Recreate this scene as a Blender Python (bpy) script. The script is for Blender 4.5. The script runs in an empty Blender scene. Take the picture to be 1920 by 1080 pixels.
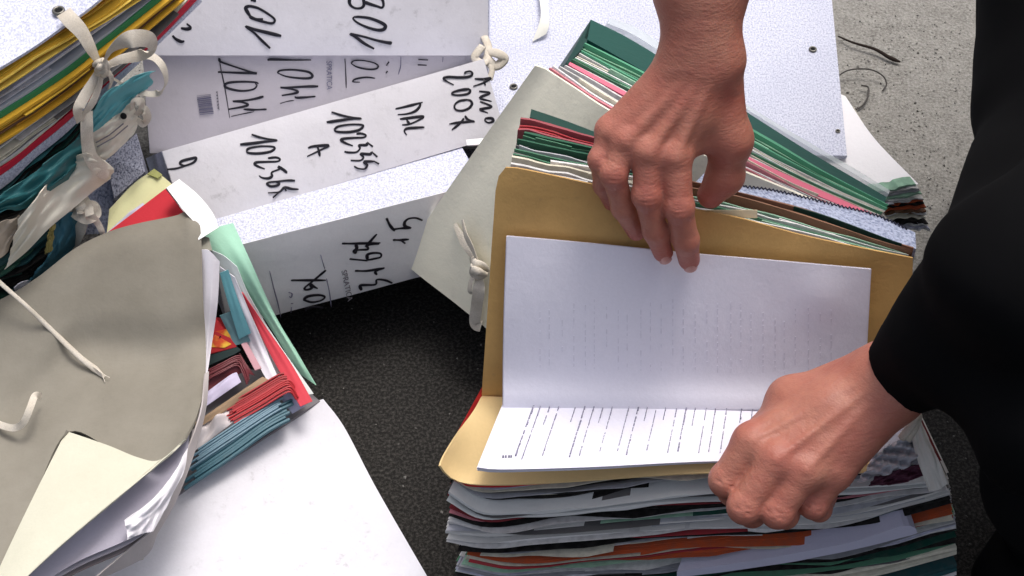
import bpy, math, random
import numpy as np
from mathutils import Vector

random.seed(7); RNG = np.random.default_rng(7)
# ------------------------------------------------------------------ camera
W, H, F = 1920.0, 1080.0, 3600.0
CAM = np.array([0.0, -1.25, 1.49]); PITCH = math.radians(50)
FW = np.array([0, math.cos(PITCH), -math.sin(PITCH)])
UP = np.array([0, math.sin(PITCH), math.cos(PITCH)])
scene = bpy.context.scene
cd = bpy.data.cameras.new('camera'); cam = bpy.data.objects.new('camera', cd)
scene.collection.objects.link(cam); scene.camera = cam
cam.location = CAM; cam.rotation_euler = (math.radians(90) - PITCH, 0, 0)
cd.sensor_width = 36; cd.lens = F / W * 36; cd.clip_start = .02; cd.clip_end = 200
# ------------------------------------------------------------------ daylight
SUN_EL, SUN_AZ = 70.0, 30.0          # light comes from behind the piles, a little from the right
w = bpy.data.worlds.new('World'); scene.world = w; w.use_nodes = True
nt = w.node_tree; bg = nt.nodes['Background']
sky = nt.nodes.new('ShaderNodeTexSky'); sky.sky_type = 'NISHITA'; sky.sun_disc = False
sky.sun_elevation = math.radians(SUN_EL); sky.sun_rotation = math.radians(SUN_AZ); sky.air_density = .7; sky.dust_density = 6.0; sky.ozone_density = .5
hs = nt.nodes.new('ShaderNodeHueSaturation'); hs.inputs['Saturation'].default_value = .6   # thin high cloud
nt.links.new(sky.outputs[0], hs.inputs['Color']); nt.links.new(hs.outputs[0], bg.inputs[0]); bg.inputs[1].default_value = 0.15
sl = bpy.data.lights.new('sun', 'SUN'); so = bpy.data.objects.new('sun', sl); scene.collection.objects.link(so)
sl.energy = 1.0; sl.angle = math.radians(18); sl.color = (1.0, .975, .95)
sd = Vector((math.sin(math.radians(SUN_AZ)) * math.cos(math.radians(SUN_EL)), math.cos(math.radians(SUN_AZ)) * math.cos(math.radians(SUN_EL)), math.sin(math.radians(SUN_EL))))
so.rotation_euler = sd.to_track_quat('Z', 'Y').to_euler(); so.location = sd * 5
vs = scene.view_settings; vs.view_transform = 'Standard'; vs.look = 'None'; vs.exposure = 0.36; vs.gamma = 1; vs.use_curve_mapping = False
scene.cycles.max_bounces = 6; scene.cycles.diffuse_bounces = 3

# ------------------------------------------------------------------ geometry helpers
def nrm(v): v = np.asarray(v, float); return v / (np.linalg.norm(v) + 1e-12)
def ray(x, y): return nrm(FW * F + np.array([1.0, 0, 0]) * (x - 960) - UP * (y - 540))
def P(x, y, z=0.0):
    d = ray(x, y); return CAM + d * ((z - CAM[2]) / d[2])
class Plane:
    def __init__(s, o, n): s.o = np.asarray(o, float); s.n = nrm(n)
    def hit(s, x, y, off=0.0):
        d = ray(x, y); o = s.o + s.n * off
        return CAM + d * (((o - CAM) @ s.n) / (d @ s.n))
def plane3(a, b, c):
    n = np.cross(np.asarray(b) - a, np.asarray(c) - a)
    if n @ (CAM - a) < 0: n = -n
    return Plane(a, n)
def catmull(pts, n=8, closed=False):
    p = [np.asarray(q, float) for q in pts]
    if len(p) < 3: return p
    out = []; L = len(p)
    for i in range(L if closed else L - 1):
        if closed: a, b, c, d = p[i - 1], p[i], p[(i + 1) % L], p[(i + 2) % L]
        else: a = p[i - 1] if i else 2 * p[0] - p[1]; b = p[i]; c = p[i + 1]; d = p[i + 2] if i + 2 < L else 2 * p[-1] - p[-2]
        for k in range(n):
            t = k / n
            out.append(.5 * ((2 * b) + (c - a) * t + (2 * a - 5 * b + 4 * c - d) * t * t + (3 * b - a - 3 * c + d) * t ** 3))
    if not closed: out.append(p[-1])
    return out
def resample(pts, n, smooth=True):
    p = np.array(catmull(pts, 10) if smooth and len(pts) > 2 else pts, float)
    d = np.concatenate([[0], np.cumsum(np.linalg.norm(np.diff(p, axis=0), axis=1))])
    t = np.linspace(0, d[-1], n)
    return np.stack([np.interp(t, d, p[:, i]) for i in range(p.shape[1])], 1)
def wob(n, amp, scale=5, rng=RNG):
    k = max(3, int(scale)); c = rng.normal(0, amp, k)
    return np.interp(np.linspace(0, k - 1, n), np.arange(k), c)

class MB:
    def __init__(s): s.v = []; s.f = []; s.c = []; s.sm = []
    def add(s, verts, faces, col=None, smooth=False):
        b = len(s.v); s.v.extend([tuple(map(float, q)) for q in verts])
        for f in faces: s.f.append(tuple(b + i for i in f)); s.c.append(col); s.sm.append(smooth)
    def prism(s, poly, vec, col=None):
        n = len(poly); vec = np.asarray(vec)
        top = [np.asarray(q) for q in poly]; bot = [q + vec for q in top]
        s.add(top + bot, [tuple(range(n)), tuple(range(2 * n - 1, n - 1, -1))] + [(i, n + i, n + (i + 1) % n, (i + 1) % n) for i in range(n)], col)
    def grid(s, G, t=None, col=None, smooth=True, vec=None):
        """curved sheet: rows of points, given a thickness t along its own normal (or a vector)"""
        G = np.asarray(G, float); R, C, _ = G.shape
        du = np.gradient(G, axis=1); dv = np.gradient(G, axis=0)
        N = np.cross(du, dv); N /= (np.linalg.norm(N, axis=2, keepdims=True) + 1e-12)
        if (N[R // 2, C // 2] @ (CAM - G[R // 2, C // 2])) < 0: N = -N
        off = -N * t if vec is None else np.zeros_like(G) + np.asarray(vec)
        B = G + off
        idx = lambda i, j: i * C + j
        fs = [(idx(i, j), idx(i, j + 1), idx(i + 1, j + 1), idx(i + 1, j)) for i in range(R - 1) for j in range(C - 1)]
        s.add(G.reshape(-1, 3), fs, col, smooth)
        s.add(B.reshape(-1, 3), [f[::-1] for f in fs], col, smooth)
        ring = [(0, j) for j in range(C)] + [(i, C - 1) for i in range(1, R)] + [(R - 1, j) for j in range(C - 2, -1, -1)] + [(i, 0) for i in range(R - 2, 0, -1)]
        m = len(ring); rt = [G[a] for a in ring]; rb = [B[a] for a in ring]
        s.add(rt + rb, [(i, m + i, m + (i + 1) % m, (i + 1) % m) for i in range(m)], col, False)
    def tube(s, path, rw, rh=None, up=None, col=None, seg=8, smooth=True):
        """elliptical tube along a path: rw half-width, rh half-height along `up`"""
        p = np.asarray(path, float); n = len(p)
        rw = np.broadcast_to(np.asarray(rw, float), (n,)); rh = rw if rh is None else np.broadcast_to(np.asarray(rh, float), (n,))
        T = np.gradient(p, axis=0); T /= (np.linalg.norm(T, axis=1, keepdims=True) + 1e-12)
        vs_ = []; u = nrm(up) if up is not None and np.ndim(up) == 1 else None
        prev = None
        for i in range(n):
            ui = u if u is not None else (np.asarray(up[i]) if up is not None else (prev if prev is not None else np.array([0, 0, 1.0])))
            sx = np.cross(T[i], ui)
            if np.linalg.norm(sx) < 1e-5: sx = np.cross(T[i], [1, 0, 0])
            sx = nrm(sx); uy = nrm(np.cross(sx, T[i])); prev = uy
            for k in range(seg):
                a = 2 * math.pi * k / seg
                vs_.append(p[i] + sx * math.cos(a) * rw[i] + uy * math.sin(a) * rh[i])
        fs = [(i * seg + k, i * seg + (k + 1) % seg, (i + 1) * seg + (k + 1) % seg, (i + 1) * seg + k) for i in range(n - 1) for k in range(seg)]
        fs += [tuple(range(seg - 1, -1, -1)), tuple((n - 1) * seg + k for k in range(seg))]
        s.add(vs_, fs, col, smooth)
    def band(s, path, width, thick=.0006, up=None, col=None):
        """flat woven tape"""
        p = np.asarray(path, float); n = len(p); T = np.gradient(p, axis=0); T /= (np.linalg.norm(T, axis=1, keepdims=True) + 1e-12)
        width = np.broadcast_to(np.asarray(width, float), (n,)); G = np.zeros((5, n, 3)); prev = None
        for i in range(n):
            ui = nrm(up[i]) if np.ndim(up) == 2 else nrm(up)
            sx = np.cross(T[i], ui)
            if np.linalg.norm(sx) < .15 and prev is not None: sx = prev
            sx = nrm(sx)
            if prev is not None and sx @ prev < 0: sx = -sx
            prev = sx
            for k in range(5):
                a = (k - 2) / 2
                G[k, i] = p[i] + sx * a * width[i] / 2 - ui * (a * a) * width[i] * .06
        s.grid(G, thick, col)

def link(o): scene.collection.objects.link(o); return o
WL = {}
def build(name, mb, mat, parent=None, base=None):
    v = np.array(mb.v)
    if parent is None:
        loc = np.array([v[:, 0].mean(), v[:, 1].mean(), v[:, 2].min()]) if base is None else np.asarray(base)
        off = loc
    else:
        off = WL[parent.name]; loc = off
    me = bpy.data.meshes.new(name); me.from_pydata((v - off).tolist(), [], mb.f)
    for i, p in enumerate(me.polygons): p.use_smooth = mb.sm[i]
    if any(c is not None for c in mb.c):
        at = me.color_attributes.new('Col', 'FLOAT_COLOR', 'CORNER'); k = 0; buf = np.ones((len(me.loops), 4), np.float32)
        for f, c in zip(mb.f, mb.c):
            n = len(f)
            if c is not None: buf[k:k + n, :3] = c
            k += n
        at.data.foreach_set('color', buf.ravel())
    me.materials.append(mat); me.update()
    o = link(bpy.data.objects.new(name, me))
    if parent is None: o.location = loc
    else: o.parent = parent
    WL[o.name] = np.array(loc)
    return o
def tag(o, label, cat, group=None):
    o['label'] = label; o['category'] = cat
    if group: o['group'] = group
    return o
def thing(name, base, label, cat, group=None):
    o = link(bpy.data.objects.new(name, None)); o.empty_display_size = .02
    o.location = base; WL[o.name] = np.array(base, float)
    return tag(o, label, cat, group)

# ------------------------------------------------------------------ materials
def lin(c):
    return tuple(((x / 255) / 12.92 if x / 255 <= .04045 else ((x / 255 + .055) / 1.055) ** 2.4) for x in c)
def newmat(name):
    m = bpy.data.materials.new(name); m.use_nodes = True; n = m.node_tree
    return m, n, n.nodes['Principled BSDF']
def N(n, t, **kw):
    x = n.nodes.new(t)
    for k, v in kw.items():
        if k in x.inputs: x.inputs[k].default_value = v
        else: setattr(x, k, v)
    return x
def mixc(n, fac, a, b, mode='MIX'):
    x = n.nodes.new('ShaderNodeMix'); x.data_type = 'RGBA'; x.blend_type = mode
    for s, v in ((x.inputs[0], fac), (x.inputs[6], a), (x.inputs[7], b)):
        if isinstance(v, bpy.types.NodeSocket): n.links.new(v, s)
        elif isinstance(v, (tuple, list)): s.default_value = (*v[:3], 1)
        else: s.default_value = v
    return x.outputs[2]
def ramp(n, src, a, b, lo=0.0, hi=1.0):
    x = n.nodes.new('ShaderNodeMapRange'); n.links.new(src, x.inputs[0])
    x.inputs[1].default_value = a; x.inputs[2].default_value = b; x.inputs[3].default_value = lo; x.inputs[4].default_value = hi
    return x.outputs[0]
def bump(n, src, bsdf, strength, dist=.001, prev=None):
    b = n.nodes.new('ShaderNodeBump'); b.inputs['Strength'].default_value = strength; b.inputs['Distance'].default_value = dist
    n.links.new(src, b.inputs['Height'])
    if prev: n.links.new(prev.outputs[0], b.inputs['Normal'])
    n.links.new(b.outputs[0], bsdf.inputs['Normal']); return b
_cards = {}
def card(rgb, rough=.75, dirt=.12, worn=.0, bumpy=.25, gloss=.3, sheer=0):
    """paper or card: fibre mottling, faint stains, optional scuffed wear"""
    key = (tuple(rgb), rough, dirt, worn, bumpy, gloss, sheer)
    if key in _cards: return _cards[key]
    m, n, b = newmat('card_%d_%d_%d' % tuple(int(c) for c in rgb)); c = lin(rgb)
    tc = N(n, 'ShaderNodeTexCoord')
    n1 = N(n, 'ShaderNodeTexNoise', Scale=14.0, Detail=6.0, Roughness=.65); n.links.new(tc.outputs['Object'], n1.inputs['Vector'])
    n2 = N(n, 'ShaderNodeTexNoise', Scale=420.0, Detail=3.0); n.links.new(tc.outputs['Object'], n2.inputs['Vector'])
    n3 = N(n, 'ShaderNodeTexNoise', Scale=90.0, Detail=8.0, Roughness=.7); n.links.new(tc.outputs['Object'], n3.inputs['Vector'])
    col = mixc(n, ramp(n, n1.outputs[0], .35, .75, 0, dirt), c, tuple(x * .55 for x in (c[0], c[1] * .97, c[2] * .9)))
    col = mixc(n, ramp(n, n2.outputs[0], .3, .7, 0, .10), col, tuple(x * .7 for x in c))
    if worn > 0:
        w1 = N(n, 'ShaderNodeMath', operation='MULTIPLY'); n.links.new(ramp(n, n3.outputs[0], .56, .7), w1.inputs[0]); n.links.new(ramp(n, n1.outputs[0], .45, .65), w1.inputs[1])
        w2 = N(n, 'ShaderNodeMath', operation='MULTIPLY'); n.links.new(w1.outputs[0], w2.inputs[0]); w2.inputs[1].default_value = worn
        col = mixc(n, w2.outputs[0], col, (.12, .11, .1))
    n.links.new(col, b.inputs['Base Color']); b.inputs['Roughness'].default_value = rough
    b.inputs['Specular IOR Level'].default_value = gloss
    bb = bump(n, n2.outputs[0], b, bumpy, .0004); bump(n, n1.outputs[0], b, .35, .004, bb)
    _cards[key] = m; return m
def pages_mat():
    m, n, b = newmat('paper_sheet_edges')
    at = N(n, 'ShaderNodeVertexColor'); at.layer_name = 'Col'; tc = N(n, 'ShaderNodeTexCoord')
    n1 = N(n, 'ShaderNodeTexNoise', Scale=160.0, Detail=4.0); n.links.new(tc.outputs['Object'], n1.inputs['Vector'])
    col = mixc(n, ramp(n, n1.outputs[0], .35, .7, 0, .55), at.outputs[0], (.10, .095, .085), 'MIX')
    n.links.new(mixc(n, .5, at.outputs[0], col), b.inputs['Base Color']); b.inputs['Roughness'].default_value = .8
    b.inputs['Specular IOR Level'].default_value = .2
    return m
PAGES = pages_mat()
def grain_mat(name, light, dark, scale=650.0):
    """marbled leatherette paper: fine raised pebbles, light with grey speckle"""
    m, n, b = newmat(name); tc = N(n, 'ShaderNodeTexCoord')
    mp = N(n, 'ShaderNodeMapping'); n.links.new(tc.outputs['Object'], mp.inputs[0]); mp.inputs['Scale'].default_value = (1, .7, 1)
    n1 = N(n, 'ShaderNodeTexNoise', Scale=scale, Detail=2.0, Roughness=.6); n.links.new(mp.outputs[0], n1.inputs['Vector'])
    n2 = N(n, 'ShaderNodeTexVoronoi', Scale=scale * .8); n.links.new(mp.outputs[0], n2.inputs['Vector'])
    n3 = N(n, 'ShaderNodeTexNoise', Scale=12.0, Detail=5.0); n.links.new(tc.outputs['Object'], n3.inputs['Vector'])
    col = mixc(n, ramp(n, n1.outputs[0], .34, .58), lin(dark), lin(light))
    col = mixc(n, ramp(n, n3.outputs[0], .45, .75, 0, .25), col, lin(dark))
    n.links.new(col, b.inputs['Base Color']); b.inputs['Roughness'].default_value = .6; b.inputs['Specular IOR Level'].default_value = .35
    bb = bump(n, n2.outputs['Distance'], b, .5, .0008); bump(n, n1.outputs[0], b, .4, .0008, bb)
    return m
GRAIN = grain_mat('marbled_board', (216, 218, 232), (168, 172, 194), 620.0)
GRAINB = grain_mat('blue_marbled_board', (196, 204, 226), (128, 138, 170), 420.0)
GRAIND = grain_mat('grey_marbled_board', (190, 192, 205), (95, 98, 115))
def plain(name, rgb, rough=.6, spec=.4, metal=0):
    m, n, b = newmat(name); b.inputs['Base Color'].default_value = (*lin(rgb), 1); b.inputs['Roughness'].default_value = rough
    b.inputs['Specular IOR Level'].default_value = spec; b.inputs['Metallic'].default_value = metal
    tc = N(n, 'ShaderNodeTexCoord'); n1 = N(n, 'ShaderNodeTexNoise', Scale=300.0); n.links.new(tc.outputs['Object'], n1.inputs['Vector'])
    n.links.new(mixc(n, ramp(n, n1.outputs[0], .3, .7, 0, .4), lin(rgb), tuple(x * .6 for x in lin(rgb))), b.inputs['Base Color'])
    return m
INK = plain('black_marker_ink', (26, 24, 34), .45)
INKF = plain('faint_print', (120, 116, 124), .8, .1)
INKM = plain('grey_print', (128, 126, 146), .8, .1)
INKG = plain('ghost_print', (231, 229, 242), .8, .1)
METAL = plain('dull_metal', (120, 118, 112), .35, .5, .9)
DARKM = plain('dark_recess', (20, 20, 22), .7, .2)
def tape_mat(name, rgb):
    m, n, b = newmat(name); tc = N(n, 'ShaderNodeTexCoord')
    wv = N(n, 'ShaderNodeTexNoise', Scale=900.0, Detail=2.0); n.links.new(tc.outputs['Object'], wv.inputs['Vector'])
    n1 = N(n, 'ShaderNodeTexNoise', Scale=60.0, Detail=5.0); n.links.new(tc.outputs['Object'], n1.inputs['Vector'])
    c = lin(rgb); col = mixc(n, ramp(n, n1.outputs[0], .4, .7, 0, .5), c, (c[0] * .6, c[1] * .56, c[2] * .48))
    n.links.new(mixc(n, ramp(n, wv.outputs[0], .35, .65, 0, .35), col, tuple(x * .6 for x in c)), b.inputs['Base Color']); b.inputs['Roughness'].default_value = .9
    b.inputs['Specular IOR Level'].default_value = .1
    bump(n, wv.outputs[0], b, .6, .0006); return m
TAPE = tape_mat('cotton_tape', (222, 214, 200))

# ------------------------------------------------------------------ ground
def ground():
    m, n, b = newmat('worn_concrete'); tc = N(n, 'ShaderNodeTexCoord')
    def noise(s, d, r=.6):
        x = N(n, 'ShaderNodeTexNoise', Scale=s, Detail=d, Roughness=r); n.links.new(tc.outputs['Object'], x.inputs['Vector']); return x.outputs[0]
    big = noise(2.2, 5); mid = noise(38, 8, .75); fine = noise(330, 4, .7); pit = N(n, 'ShaderNodeTexVoronoi', Scale=120.0); n.links.new(tc.outputs['Object'], pit.inputs['Vector'])
    grit = N(n, 'ShaderNodeTexVoronoi', Scale=260.0); n.links.new(tc.outputs['Object'], grit.inputs['Vector'])
    pale = mixc(n, ramp(n, mid, .35, .65), (.12, .113, .10), (.27, .26, .235))
    pale = mixc(n, ramp(n, fine, .35, .7, 0, .85), pale, (.43, .42, .39))
    # rough dark ground with ragged border: shade between the piles painted into the colour
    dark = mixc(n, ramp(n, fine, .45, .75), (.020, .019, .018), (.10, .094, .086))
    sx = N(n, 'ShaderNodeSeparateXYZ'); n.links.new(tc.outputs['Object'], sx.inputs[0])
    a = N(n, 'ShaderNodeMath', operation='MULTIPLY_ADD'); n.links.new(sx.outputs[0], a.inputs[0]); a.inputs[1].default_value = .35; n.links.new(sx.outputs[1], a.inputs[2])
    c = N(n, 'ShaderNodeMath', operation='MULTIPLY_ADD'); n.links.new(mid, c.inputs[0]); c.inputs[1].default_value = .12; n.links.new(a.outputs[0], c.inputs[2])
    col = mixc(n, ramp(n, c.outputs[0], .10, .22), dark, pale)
    dots = N(n, 'ShaderNodeMath', operation='MULTIPLY'); n.links.new(ramp(n, pit.outputs['Distance'], .16, .08), dots.inputs[0]); n.links.new(ramp(n, big, .45, .6), dots.inputs[1])
    col = mixc(n, dots.outputs[0], col, (.035, .033, .03))
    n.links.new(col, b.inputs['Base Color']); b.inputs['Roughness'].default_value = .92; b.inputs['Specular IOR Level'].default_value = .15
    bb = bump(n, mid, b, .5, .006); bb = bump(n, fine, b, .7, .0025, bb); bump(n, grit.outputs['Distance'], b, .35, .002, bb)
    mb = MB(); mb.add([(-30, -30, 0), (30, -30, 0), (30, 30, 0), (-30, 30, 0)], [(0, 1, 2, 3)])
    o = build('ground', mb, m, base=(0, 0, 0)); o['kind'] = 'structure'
ground()
# grit and crumbs lying on the concrete
def crumbs():
    mb = MB(); rng = np.random.default_rng(3)
    for i in range(900):
        x, y = (rng.uniform(1560, 1800), rng.uniform(-60, 420)) if i % 3 else (rng.uniform(500, 1900), rng.uniform(560, 1100))
        c = P(x, y, 0); r = rng.uniform(.0004, .0013) * (1.7 if rng.random() < .05 else 1)
        q = rng.normal(0, 1, (6, 3)) * .35 + np.array([(1, 0, 0), (-1, 0, 0), (0, 1, 0), (0, -1, 0), (0, 0, 1), (0, 0, -.6)])
        g = rng.uniform(.04, .4)
        mb.add([c + v * r + np.array([0, 0, r * .4]) for v in q], [(0, 2, 4), (2, 1, 4), (1, 3, 4), (3, 0, 4), (2, 0, 5), (1, 2, 5), (3, 1, 5), (0, 3, 5)], (g, g * .96, g * .9))
    o = build('grit', mb, PAGES, base=(0, 0, 0)); o['kind'] = 'stuff'; tag(o, 'fine grit and crumbs scattered over the bare concrete', 'grit')
crumbs()

# ------------------------------------------------------------------ builders for files
def sheet_poly(name, pts, thick, mat, parent=None, mb=None):
    """flat piece from its outline (x, y, z triples), extruded downwards"""
    own = mb is None; mb = mb or MB(); mb.prism([P(*q) for q in pts], (0, 0, -thick))
    return build(name, mb, mat, parent) if own else None
def w3(p): return P(*p) if isinstance(p, tuple) else np.asarray(p, float)
def coons(top, right, bottom, left, nu=26, nv=20, bulge=0.0, noise=0.0, seed=1):
    """curved sheet from four edges: top/bottom run left to right, left/right run top to bottom"""
    top, right, bottom, left = [[w3(q) for q in e] for e in (top, right, bottom, left)]
    T, B = resample(top, nu), resample(bottom, nu); L, R = resample(left, nv), resample(right, nv)
    u = np.linspace(0, 1, nu)[None, :, None]; v = np.linspace(0, 1, nv)[:, None, None]
    S = (1 - v) * T[None] + v * B[None] + (1 - u) * L[:, None] + u * R[:, None] - ((1 - u) * (1 - v) * T[0] + u * (1 - v) * T[-1] + (1 - u) * v * B[0] + u * v * B[-1])
    m_ = (np.sin(math.pi * u) * np.sin(math.pi * v))[..., 0]
    S[..., 2] += bulge * m_
    if noise:
        ph = np.random.default_rng(seed).uniform(0, 6, 6)
        S[..., 2] += noise * m_ * sum(np.sin(u[..., 0] * (k + 1) * 3.1 + v[..., 0] * (3 - k) * 2.7 + ph[k]) for k in range(4)) / 4
    return S
def edge_curve(pts, plane, n, amp, rng):
    q = resample(pts, n)
    q[:, 1] += wob(n, amp, n // 3, rng) + wob(n, amp * 1.5, 6, rng)
    return np.array([plane.hit(*a) for a in q])
def strip_solid(mb, ft, fb, depth, col):
    n = len(ft); depth = np.asarray(depth)
    if depth.shape == (2, 3): depth = depth[0] + (depth[1] - depth[0]) * np.linspace(0, 1, n)[:, None]
    bt, bb = ft + depth, fb + depth
    v = np.concatenate([ft, fb, bt, bb]); f = []
    for i in range(n - 1):
        f += [(i, i + 1, n + i + 1, n + i), (2 * n + i + 1, 2 * n + i, 3 * n + i, 3 * n + i + 1), (i + 1, i, 2 * n + i, 2 * n + i + 1), (n + i, n + i + 1, 3 * n + i + 1, 3 * n + i)]
    f += [(0, n, 3 * n, 2 * n), (n - 1, 3 * n - 1, 4 * n - 1, 2 * n - 1)]
    mb.add(v, f, col)
def layer(mb, top, bot, plane, depth, cols, n_sheets=1, N_=40, amp=.6, inset=.002, seed=1, fill=.9, front=0.0):
    """edges seen on `plane` between two traced curves; the sheets run back along `depth`"""
    rng = np.random.default_rng(seed); A = edge_curve(top, plane, N_, amp * .5, rng); B = edge_curve(bot, plane, N_, amp * .5, rng)
    depth = np.asarray(depth); dn = nrm(depth if depth.ndim == 1 else depth.mean(0))
    for k in range(n_sheets):
        a0, a1 = k / n_sheets, (k + fill) / n_sheets
        ins = dn * (abs(rng.normal(0, inset)) - front)
        wv = wob(N_, .12 / max(n_sheets, 1), 8, rng)[:, None] * (B - A) if n_sheets > 1 else 0
        j = wob(N_, inset * .35, 9, rng)[:, None] * dn
        c = cols[rng.integers(len(cols))] if n_sheets > 1 else cols[0]
        c = tuple(np.clip(np.array(c) * rng.uniform(.7, 1.12), 0, .9)) if n_sheets > 1 else c
        s0, s1 = 0, N_
        if n_sheets > 3 and rng.random() < .3:
            s0 = int(rng.integers(0, N_ * 2 // 3)); s1 = int(min(N_, s0 + rng.integers(8, N_ // 2 + 8))); j = j - dn * rng.uniform(.001, .005)
        sl_ = slice(s0, s1); dd = depth if depth.ndim == 1 else np.stack([depth[0] + (depth[1] - depth[0]) * s0 / N_, depth[0] + (depth[1] - depth[0]) * s1 / N_])
        strip_solid(mb, (A + (B - A) * a0 + ins + wv + j)[sl_], (A + (B - A) * a1 + ins + wv + j)[sl_], dd - ins, c)
C_ = {k: lin(v) for k, v in dict(white=(240, 238, 236), cream=(232, 226, 205), grey=(190, 190, 196), dgrey=(120, 118, 118), lav=(205, 205, 222), yellow=(232, 190, 62), ochre=(205, 150, 45), green=(92, 146, 116), mint=(175, 220, 190),
    dgreen=(24, 74, 62), teal=(78, 148, 150), dteal=(38, 84, 88), red=(178, 58, 66), dred=(124, 50, 54), pink=(222, 140, 150), orange=(200, 92, 52), black=(28, 26, 26), tan=(200, 160, 100), brown=(130, 95, 70), blue=(150, 175, 205), sky=(140, 195, 205)).items()}
def cc(*names): return [C_[k] for k in names]
def file_layer(name, label, cat, plane, depth, top, bot, kind='sheaf', cols=('white',), cover=None, n=6, seed=1, group=None, amp=.6, front=0.0, inset=.002, N_=40):
    """one folder / bundle of sheets of a pile as a thing with its cover and pages"""
    A = plane.hit(*top[len(top) // 2]); base = A + (np.asarray(depth) if np.ndim(depth) == 1 else np.mean(depth, 0)) * .5
    if kind == 'card':
        mb = MB(); layer(mb, top, bot, plane, depth, cc(*cols), 1, N_, amp, 0, seed, .88, front)
        return tag(build(name, mb, cover or card(tuple(int(255 * (c ** (1 / 2.2))) for c in C_[cols[0]])), None), label, cat, group)
    t = thing(name, base, label, cat, group)
    lerp = lambda f: [tuple(np.array(a) * (1 - f) + np.array(b) * f) for a, b in zip(resample(top, 14), resample(bot, 14))]
    if cover:
        mb = MB(); layer(mb, lerp(0), lerp(.16), plane, depth, [None], 1, N_, amp, 0, seed, .95, front + .003)
        layer(mb, lerp(.86), lerp(1), plane, depth, [None], 1, N_, amp, 0, seed + 1, .9, front + .003)
        build('cover', mb, cover, t); a, b = .17, .85
    else: a, b = 0, .97
    mb = MB(); layer(mb, lerp(a), lerp(b), plane, depth, cc(*cols), n, N_, amp, inset, seed + 2, .62, front)
    build('sheets', mb, PAGES, t); return t
# ------------------------------------------------------------------ handwriting and print
def strokes(parent, plane, polys, org, sc, width=.0014, mat=None, name='handwriting', off=.00085, h=.00016):
    # strokes that belong to one word stay together, every word is a part of its own
    bb = [(min(p[0] for p in q), min(p[1] for p in q), max(p[0] for p in q), max(p[1] for p in q)) for q in polys]; grp = list(range(len(polys))); gap = 10 * sc if name != 'ruled_line' else -1e9
    for _ in polys:
        for i in range(len(polys)):
            for j in range(i):
                if bb[i][0] - gap < bb[j][2] and bb[j][0] - gap < bb[i][2] and bb[i][1] - gap < bb[j][3] and bb[j][1] - gap < bb[i][3]: grp[i] = grp[j] = min(grp[i], grp[j])
    if len(set(grp)) > 1:
        for g in sorted(set(grp)): strokes(parent, plane, [q for q, k in zip(polys, grp) if k == g], org, sc, width, mat, name, off, h)
        return
    mb = MB()
    for pl in polys:
        q = [(org[0] + x / sc, org[1] + y / sc) for x, y in pl]
        q = catmull([np.array(a) for a in q], 6) if len(q) > 2 else q
        pts = [plane.hit(x, y, off) for x, y in q]
        L = len(pts); rw = width * (1 + .22 * np.sin(np.linspace(0, 7, L) + len(pl))) * np.interp(np.linspace(0, 1, L), [0, .06, .85, 1], [.7, 1.1, .95, .6])
        mb.tube(pts, rw, np.full(L, h), up=plane.n, seg=8)
    return build(name, mb, mat or INK, parent)
def bars(parent, plane, quads, mat, name, off=.0014):
    """printed marks: small flat solid quads given by four traced corners"""
    mb = MB()
    for q in quads: mb.prism([plane.hit(x, y, off) for x, y in q], -plane.n * .0004)
    return build(name, mb, mat, parent)

# ------------------------------------------------------------------ archive boxes
WHITEBOX = card((228, 226, 231), .55, .24, .35, .15, .45)
WHITEBOX2 = card((214, 210, 212), .6, .2, .1, .15, .4)
def archive_box(label, tl, tr, z, theta, h, depth, face=None, body=None, z2=None):
    A, B = P(*tl, z), P(*tr, z if z2 is None else z2); e = nrm(B - A); hz = nrm(np.cross([0, 0, 1], e))
    if hz[1] < 0: hz = -hz
    th = math.radians(theta); up = hz * math.cos(th) + np.array([0, 0, 1]) * math.sin(th); up = nrm(up - e * (up @ e)); inn = nrm(np.cross(e, up))
    if inn[1] < 0 and inn[2] > 0 or inn[2] > 0: inn = -inn
    t = thing('archive_box', (A + B) / 2 + inn * depth / 2 - up * h / 2, label, 'archive box', 'white archive boxes with handwritten spines')
    L = np.linalg.norm(B - A); mb = MB()
    def bx(o, le, lu, ld, m=mb):
        r = .0025; ex, eu, ei = e * le, up * lu, inn * ld
        # chamfered prism: the spine has soft card folds
        ring = [o + up * -0, o + ex, o + ex - eu, o - eu]
        m.prism(ring, ei)
    bx(A + inn * .0022, L, h, depth)
    build('box_body', mb, body or GRAIN, t)
    mb = MB(); n_ = 14; G = np.array([[A + e * L * (.002 + .996 * i / (n_ - 1)) - up * h * j / 6 - inn * (.0004 * math.sin(math.pi * j / 6) + .0002 * math.sin(i * 1.3 + j)) + inn * (.0014 if j in (0, 6) else 0) for i in range(n_)] for j in range(7)])
    mb.grid(G, .0018); build('spine', mb, face or WHITEBOX, t)
    pl = Plane(A, -inn); return t, pl, (A, e, up, inn, L, h)
t, pl1, _ = archive_box('topmost white archive box, marked 10 and 108, at the top edge of the photo', (236, -70), (916, -70), .25, 52, .091, .16, WHITEBOX)
OA = (300, 0)
strokes(t, pl1, [[(235, 315), (290, 325), (335, 320), (340, 300), (300, 265)], [(140, 400), (180, 440), (240, 468), (275, 460)], [(1020, 0), (1060, 5), (1080, 0)],
    [(1020, 190), (975, 120), (965, 85), (1010, 70), (1100, 90), (1200, 145), (1280, 205), (1290, 240), (1250, 262), (1150, 240), (1040, 205), (1020, 190), (1080, 215), (1160, 215)],
    [(1365, 405), (1200, 365), (1060, 330), (965, 298), (1060, 370), (1150, 460), (1240, 545)]], OA, 6)
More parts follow.
